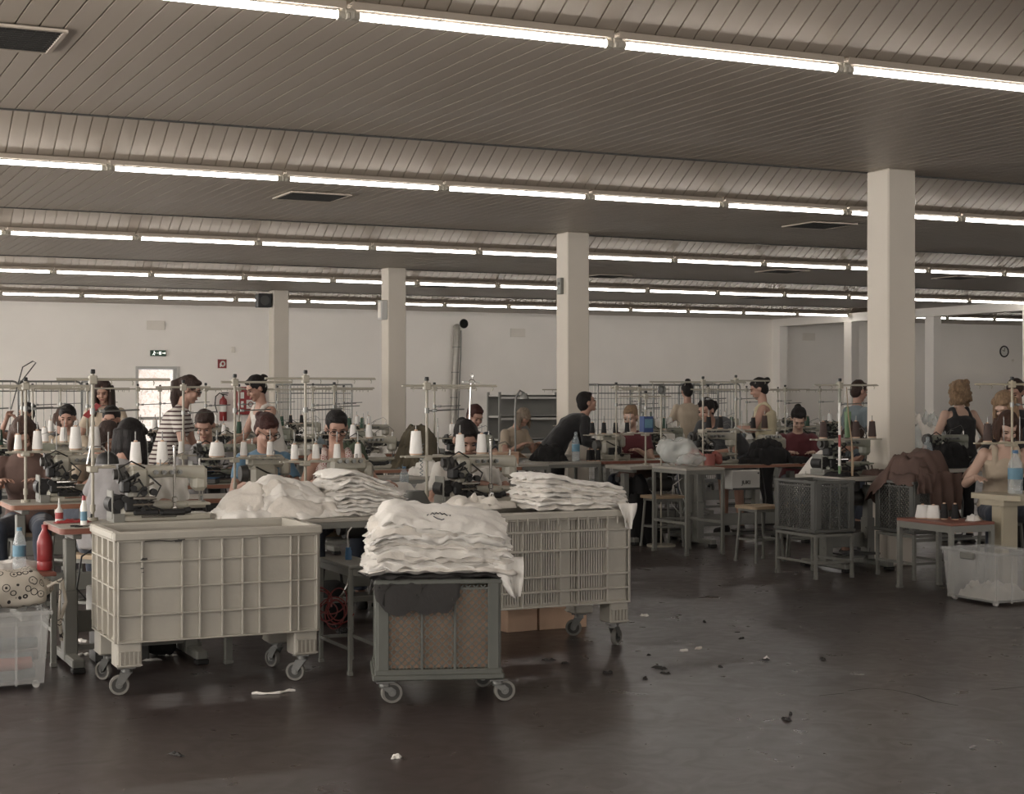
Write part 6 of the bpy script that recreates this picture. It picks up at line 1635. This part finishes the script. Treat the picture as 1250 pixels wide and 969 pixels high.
sit('person with blond tied hair seated behind the dark thread cones', (8.86, 15.42, 0), -.7, lean=18, hp=22, hy=-10, hair=('bun', 'hair_blond'), top='top_maroon', skin='skin_pale', vox=.0085)
person('person with dark bun in cream T-shirt, standing with back turned by the cages', at(840, 21.5), 2.9, 'stand', lean=4, hp=10, hair=('topbun', 'hair_black'), top='top_tan', face=False, scale=.97, vox=.01, hands=((.22, -.25, 1.0), (-.22, -.25, 1.0)))
person('person in charcoal T-shirt and grey shorts, bent far to the left over a machine', (9.42, 14.3, 0), -1.15, 'stand', lean=60, hp=20, hair=('ponytail', 'hair_black'), top='top_charcoal', legs='shorts_grey', legtype='short', build=1.12, hair_len=.1, hands=((.1, -.55, .88), (-.2, -.45, .86)))
person('person in cream sleeveless top with dark bun, standing in the middle aisle', at(937, 18.2), -2.2, 'stand', lean=7, hp=22, hair=('bun', 'hair_black'), top='top_cream', sleeve='none', legs='black_cloth', skin='skin', build=1.12, hands=((.1, -.34, 1.12), (-.12, -.34, 1.08)), scale=.99, poles=((.9, .3, -.8), (-.9, .3, -.8)))
sit('person with dark parted hair and maroon sleeves, face bowed over black cloth', (10.02, 13.98, 0), -.5, lean=16, hp=40, hair=('bun', 'hair_black'), top='top_maroon', sleeve='long', skin='skin_pale')
person('person in slate blue T-shirt standing left of the near pillar', at(1041, 17.6), 1.6, 'stand', lean=8, hp=12, hair=('short', 'hair_brown'), top='top_slate', hands=((.2, -.3, 1.0), (-.2, -.3, 1.0)), scale=.97, vox=.01)
sit('person in white sleeves and blue apron bending beside the near pillar', (8.62, 11.92, 0), .9, lean=44, hp=50, hair=('bun', 'hair_brown'), top='top_white', legs='apron_blue', face=False, hands=((.15, -.5, .9), (-.2, -.42, .88)))
person('person with curly blond hair in black sleeveless dress, back turned', at(1172, 16.0), 2.95, 'stand', lean=3, hp=12, hy=20, hair=('curly', 'hair_blond'), top='top_black', sleeve='none', legs='black_cloth', skin='skin_pale', face=False, scale=.96, hair_len=.12, build=1.08, hands=((.3, -.2, .98), (-.3, -.2, .98)))
person('blond long-haired person in black leaning to the left at the right edge', at(1262, 13.4), -1.35, 'stand', lean=42, hp=40, hair=('fall', 'hair_blond'), top='top_black', sleeve='long', legs='black_cloth', hair_len=.3, hands=((.05, -.68, .98), (-.2, -.6, .9)), scale=.98, skin='skin_pale')
person('dark-haired person in black standing at the right edge behind the blond one', at(1246, 14.9), -1.1, 'stand', lean=12, hp=24, hair=('ponytail', 'hair_brown'), top='top_black', legs='black_cloth', hair_len=.1, scale=.97, vox=.01)
sit('person with chestnut hair and bare arms seated at the right edge table', (9.06, 9.86, 0), -.5, lean=18, hp=36, hair=('bob', 'hair_chestnut'), top='top_salmon' if 'top_salmon' in M else 'top_tan', sleeve='none', hair_len=.14, hands=((.1, -.45, .86), (-.28, -.36, .84)), skin='skin_pale')

# ================================================================ far stations
far_table = Proto(lambda: fixt(make_table(1.0, .52, .78, 'wood_edge'), category='table'))
def fs(): s = make_stand(h=.80, zt=.28, ra=.42, la=.24, tray=.42, npin=3, tr_l=.06); FP.extend(list(s['pins'])); del s['pins']; s['category'] = 'thread stand'; return s
FP = []
far_stand = Proto(fs)
LEFTROWS = [('first far row of the left block', 13.35, [1.95]), ('first far row of the left block', 14.3, [2.45, 5.3, 6.32]), ('second far row of the left block', 16.15, [3.35, 4.55, 5.7]), ('third far row of the left block', 17.95, [3.1, 4.25, 5.4, 6.55]), ('fourth far row of the left block', 19.7, [3.7, 4.9, 6.1, 7.3]), ('last row of the left block', 21.6, [4.5, 5.75, 7.0])]
LEFTROWS[0] = ('nearest far place at the left edge', 13.35, [1.95])
RIGHTROWS = [('middle row of the right block', 16.3, [9.75]), ('middle row of the right block', 16.7, [10.95, 12.1, 13.3]), ('far row of the right block', 19.2, [10.2, 13.2, 14.5]), ('last row of the right block', 21.8, [12.8, 14.2, 15.6])]
RIGHTROWS[0] = ('near place beyond the second pillar', 16.3, [9.75])
rnd = random.Random(42); kinds = 0
for (rn, y, xs) in LEFTROWS + RIGHTROWS:
    for i, x in enumerate(xs):
        w = '%s, %s' % (rn, ORD[i]) if len(xs) > 1 else rn
        far_table((x, y, 0), 0, 'sewing table, %s' % w, 'sewing tables of the far rows')
        f = (machineB, overlock, machineA)[kinds % 3]; kinds += 1
        f((x + .05, y + .02, .781), 0, 'sewing machine, %s' % w, 'machines of the far rows')
        px, py = x - .36, y - .08 + rnd.uniform(-.03, .06)
        far_stand((px, py, .781), rnd.uniform(-.12, .12), 'thread stand, %s' % w, 'thread stands of the far rows')
        kd = rnd.choice(('ww', 'wb', 'gg', 'kk', 'ww', 'sg'))
        nm = {'w': (cone_white, 'white'), 'k': (cone_black, 'black'), 'b': (cone_brown, 'brown'), 'g': (cone_green, 'green'), 's': (cone_slim, 'small white')}
        for j, c in enumerate(kd): nm[c][0]((px + FP[j + 1], py + .02, .781 + .2935), 0, '%s thread cone, %s, %s' % (nm[c][1].replace('small ', ''), w, 'left one' if j == 0 else 'right one'), 'thread cones of the far rows')
# loose work pieces on the far tables
rnd = random.Random(9)
for (rn, y, xs) in LEFTROWS + RIGHTROWS:
    for i, x in enumerate(xs):
        w = '%s, %s' % (rn, ORD[i]) if len(xs) > 1 else rn
        Pw = Pile(x + .3, y, .4); Pw.support(x - .49, y - .25, x + .49, y + .25, .7815, .1, 3)
        mm, cn = rnd.choice((('white_cotton', 'white'), ('white_cotton', 'white'), ('cotton_shade', 'off-white'), ('charcoal_cloth', 'charcoal'), ('top_slate', 'grey-blue')))
        Pw.add(x + .36, y + .0, .26, .34, rnd.uniform(-.5, .5), rnd.uniform(.04, .09), int(x * 10 + y), mm, '%s work piece, %s' % (cn, w), 'garment', 'work pieces on the far tables', 'work_piece', wr=.03, freq=9, edge=.2)
# cloth heaps on far tables
def heap(x, y, z, w, d, n, m_, base, seed, grp, tk=.07, size=.8):
    Ph = Pile(x, y, .8); Ph.support(x - w / 2, y - d / 2, x + w / 2, y + d / 2, z, .25, 4); rr = random.Random(seed)
    for k in range(n):
        Ph.add(x + rr.uniform(-.1, .1) * w, y + rr.uniform(-.1, .1) * d, w * size * rr.uniform(.7, 1) * (1 - .3 * k / n), d * size, rr.uniform(-.4, .4), tk, seed * 20 + k, m_, '%s, %s' % (base, ['bottom piece', 'second piece', 'third piece', 'fourth piece', 'fifth piece', 'top piece', 'last piece'][k if k < n - 1 else 5]), 'garment', grp, 'garment', wr=.03, freq=7, edge=.2)
        Ph.smooth(1)
heap(5.75, 14.2, .782, .62, .5, 5, 'olive_cloth', 'olive green garment heaped behind the slotted cart station', 41, 'olive garments in the left block', .075)
heap(4.62, 12.9, .782, .5, .45, 4, 'green_cloth', 'dull green garment heaped behind the flowered-top worker', 42, 'green garments in the left block', .07)
tb = simple_table(.8, .5, .78, 'laminate', 'grey_paint', .03, .2, 'steel_table', 'grey table carrying the dull green garments'); tb['category'] = 'table'; tb.location = (4.62, 12.9, 0)
heap(5.35, 12.9, .782, .4, .4, 2, 'white_cotton', 'white garment on the small table behind the water bottle', 43, 'white garments in the left block', .05)
tb = simple_table(1.0, .5, .78, 'laminate', 'grey_paint', .03, .2, 'steel_table', 'small grey table behind the water bottle, with white garments'); tb['category'] = 'table'; tb.location = (5.55, 12.9, 0)
heap(7.62, 15.05, .786, .5, .4, 3, 'black_cloth', 'black garment on the steel table by the leaning person', 44, 'black garments by the leaning person', .05)
heap(7.7, 16.8, .782, .34, .4, 1, 'red_plastic', 'red garment on the grey table left of the second pillar', 45, None, .05)
heap(8.0, 13.9, .0, .5, .4, 5, 'black_cloth', 'black garment heaped on the floor behind the slotted cart', 46, 'black garments on the floor', .13, 1.0)
heap(8.25, 14.25, .64, .5, .3, 2, 'brown_cloth', 'brown garment under the reddish-edged table', 47, 'brown garments under the table', .04, 1.0)
# white cloth bundles further back at left
heap(2.35, 13.4, .782, .4, .4, 2, 'white_cotton', 'white garment beside the nearest far machine', 48, 'white garments far left', .05)

# ---------------------------------------------------------------- roll cages
def make_cage(w=.8, d=.68, h=1.66, grid=False, rounded=True):
    t = thing('roll_cage', 'x', 'cage')
    mb = MB(); mb.box((0, 0, .17), (w, d, .03)); mb.box((0, -d / 2, .17), (w, .03, .05)); mb.box((0, d / 2, .17), (w, .03, .05)); mb.build('base', 'zinc', t)
    for (p0, ax, L) in ((V((-w / 2, -d / 2, 0)), V((0, 1, 0)), d), (V((w / 2, -d / 2, 0)), V((0, 1, 0)), d), (V((-w / 2, d / 2, 0)), V((1, 0, 0)), w)):
        mb = MB(); r = .07 if rounded else .012
        pts = [p0 + V((0, 0, .17)), p0 + V((0, 0, h - r))] + [p0 + ax * (r - r * cos(a)) + V((0, 0, h - r + r * sin(a))) for a in (pi / 6, pi / 3, pi / 2)]
        pts += [p0 + ax * (L - r + r * sin(a)) + V((0, 0, h - r + r * cos(a))) for a in (0, pi / 6, pi / 3, pi / 2)] + [p0 + ax * L + V((0, 0, .17))]
        mb.tube(pts, .013, n=8); mb.tube([p0 + V((0, 0, h - .13)), p0 + ax * L + V((0, 0, h - .13))], .008, n=6); mb.tube([p0 + V((0, 0, .6)), p0 + ax * L + V((0, 0, .6))], .008, n=6)
        mb.build('side_frame', 'zinc', t)
        mb = MB(); n = int(L / (.095 if not grid else .055))
        for i in range(1, n): q = p0 + ax * (L * i / n); mb.tube([q + V((0, 0, .17)), q + V((0, 0, h - (.0 if not grid else .02)))], .0045 if not grid else .003, n=5)
        if grid:
            for z in np.arange(.3, h - .1, .16): mb.tube([p0 + V((0, 0, z)), p0 + ax * L + V((0, 0, z))], .003, n=5)
        mb.build('bars', 'zinc', t)
    for sx in (-1, 1):
        for sy in (-1, 1): caster(t, sx * (w / 2 - .07), sy * (d / 2 - .07), .155, .055, .6 * sx)
    return t
cage = Proto(lambda: make_cage()); cageg = Proto(lambda: make_cage(.95, .7, 1.63, True, False)); 
for k, (px, d) in enumerate(((-12, 20.6), (68, 21.2))): cage(at(px, d), 0, 'wire roll cage with rounded frames far left, %s' % ['left one', 'right one'][k], 'wire roll cages far left')
for k, (px, d) in enumerate(((383, 23.8),)): cageg(at(px, d), 0, 'wire mesh roll cage right of the red cabinet')
for k, (px, d) in enumerate(((750, 24), (829, 24.4))): cageg(at(px, d), 0, 'wire mesh roll cage beyond the second pillar, %s' % ORD[k], 'mesh roll cages beyond the second pillar')
for k, (px, d) in enumerate(((866, 27.4),)): cage(at(px, d), 0, 'rounded wire roll cage beside the cream T-shirt person')
# shelving
t = thing('shelf_unit', 'grey metal shelving with deep boards left of the second pillar', 'shelf', at(645, 26))
mb = MB()
for sx in (-1, 1):
    for sy in (-1, 1): mb = MB(); mb.box((sx * .62, sy * .22, .76), (.035, .035, 1.52)); mb.build('upright', 'shelf_paint', t)
mb = MB()
for z in (.3, .75, 1.12, 1.46): mb = MB(); mb.box((0, 0, z), (1.24, .46, .03), ch=.003); mb.box((0, -.22, z - .02), (1.24, .02, .06)); mb.build('shelf_board', 'white_plastic', t)
mb = MB(); mb.box((0, .225, .9), (1.22, .01, 1.15)); mb.build('back_panel', 'shelf_paint', t)
# wires and lamps
t = tag((lambda mb: (mb.tube([(0, 0, 0), (.035, 0, .13), (.10, 0, .17), (.12, 0, .16), (.09, 0, .12), (.0, 0, 0), (-.04, 0, -.15)], .004, n=6), mb)[-1])(MB()).build('wire_hook', 'dark_paint', None, PY(21, 472, 10.5)), 'bent dark wire hook rising above the stands at the left edge', 'hook')
t = thing('led_lamp', 'slim white lamp bar with looped wire above the dark-haired bowed worker', 'lamp', (5.75, 12.9, 1.60))
mb = MB(); mb.box((.0, 0, 0), (.17, .03, .02), ch=.005); mb.build('lamp_bar', 'sign_white', t)
mb = MB(); mb.tube([(.0 + .03 * cos(a), -.02, .0 + .035 * sin(a) - .01) for a in [i * pi / 8 for i in range(16)]], .003, n=5, closed=True); mb.tube([(0, -.02, .02), (.01, -.02, .06), (.0, -.02, .08), (-.01, -.02, .06), (.005, -.02, .03)], .003, n=5); mb.tube([(0, 0, -.01), (-.01, 0, -.2), (-.02, .0, -.81)], .006); mb.build('stem', 'chrome', t)
t = thing('task_lamp', 'arched grey task lamp left of the shelving', 'lamp', at(636, 17.2)); mb = MB(); mb.tube([(-.06, 0, 0), (-.07, 0, 1.3), (-.06, 0, 1.46), (-.01, 0, 1.53), (.04, 0, 1.5)], .012); mb.cyl((-.06, 0, 0), (-.06, 0, .02), .12, n=18); mb.build('arm', 'zinc', t); mb = MB(); mb.lathe([(.05, 0), (.05, .01), (.03, .06), (0, .065)], (.04, 0, 1.44), n=16); mb.build('lamp_shade', 'zinc', t)
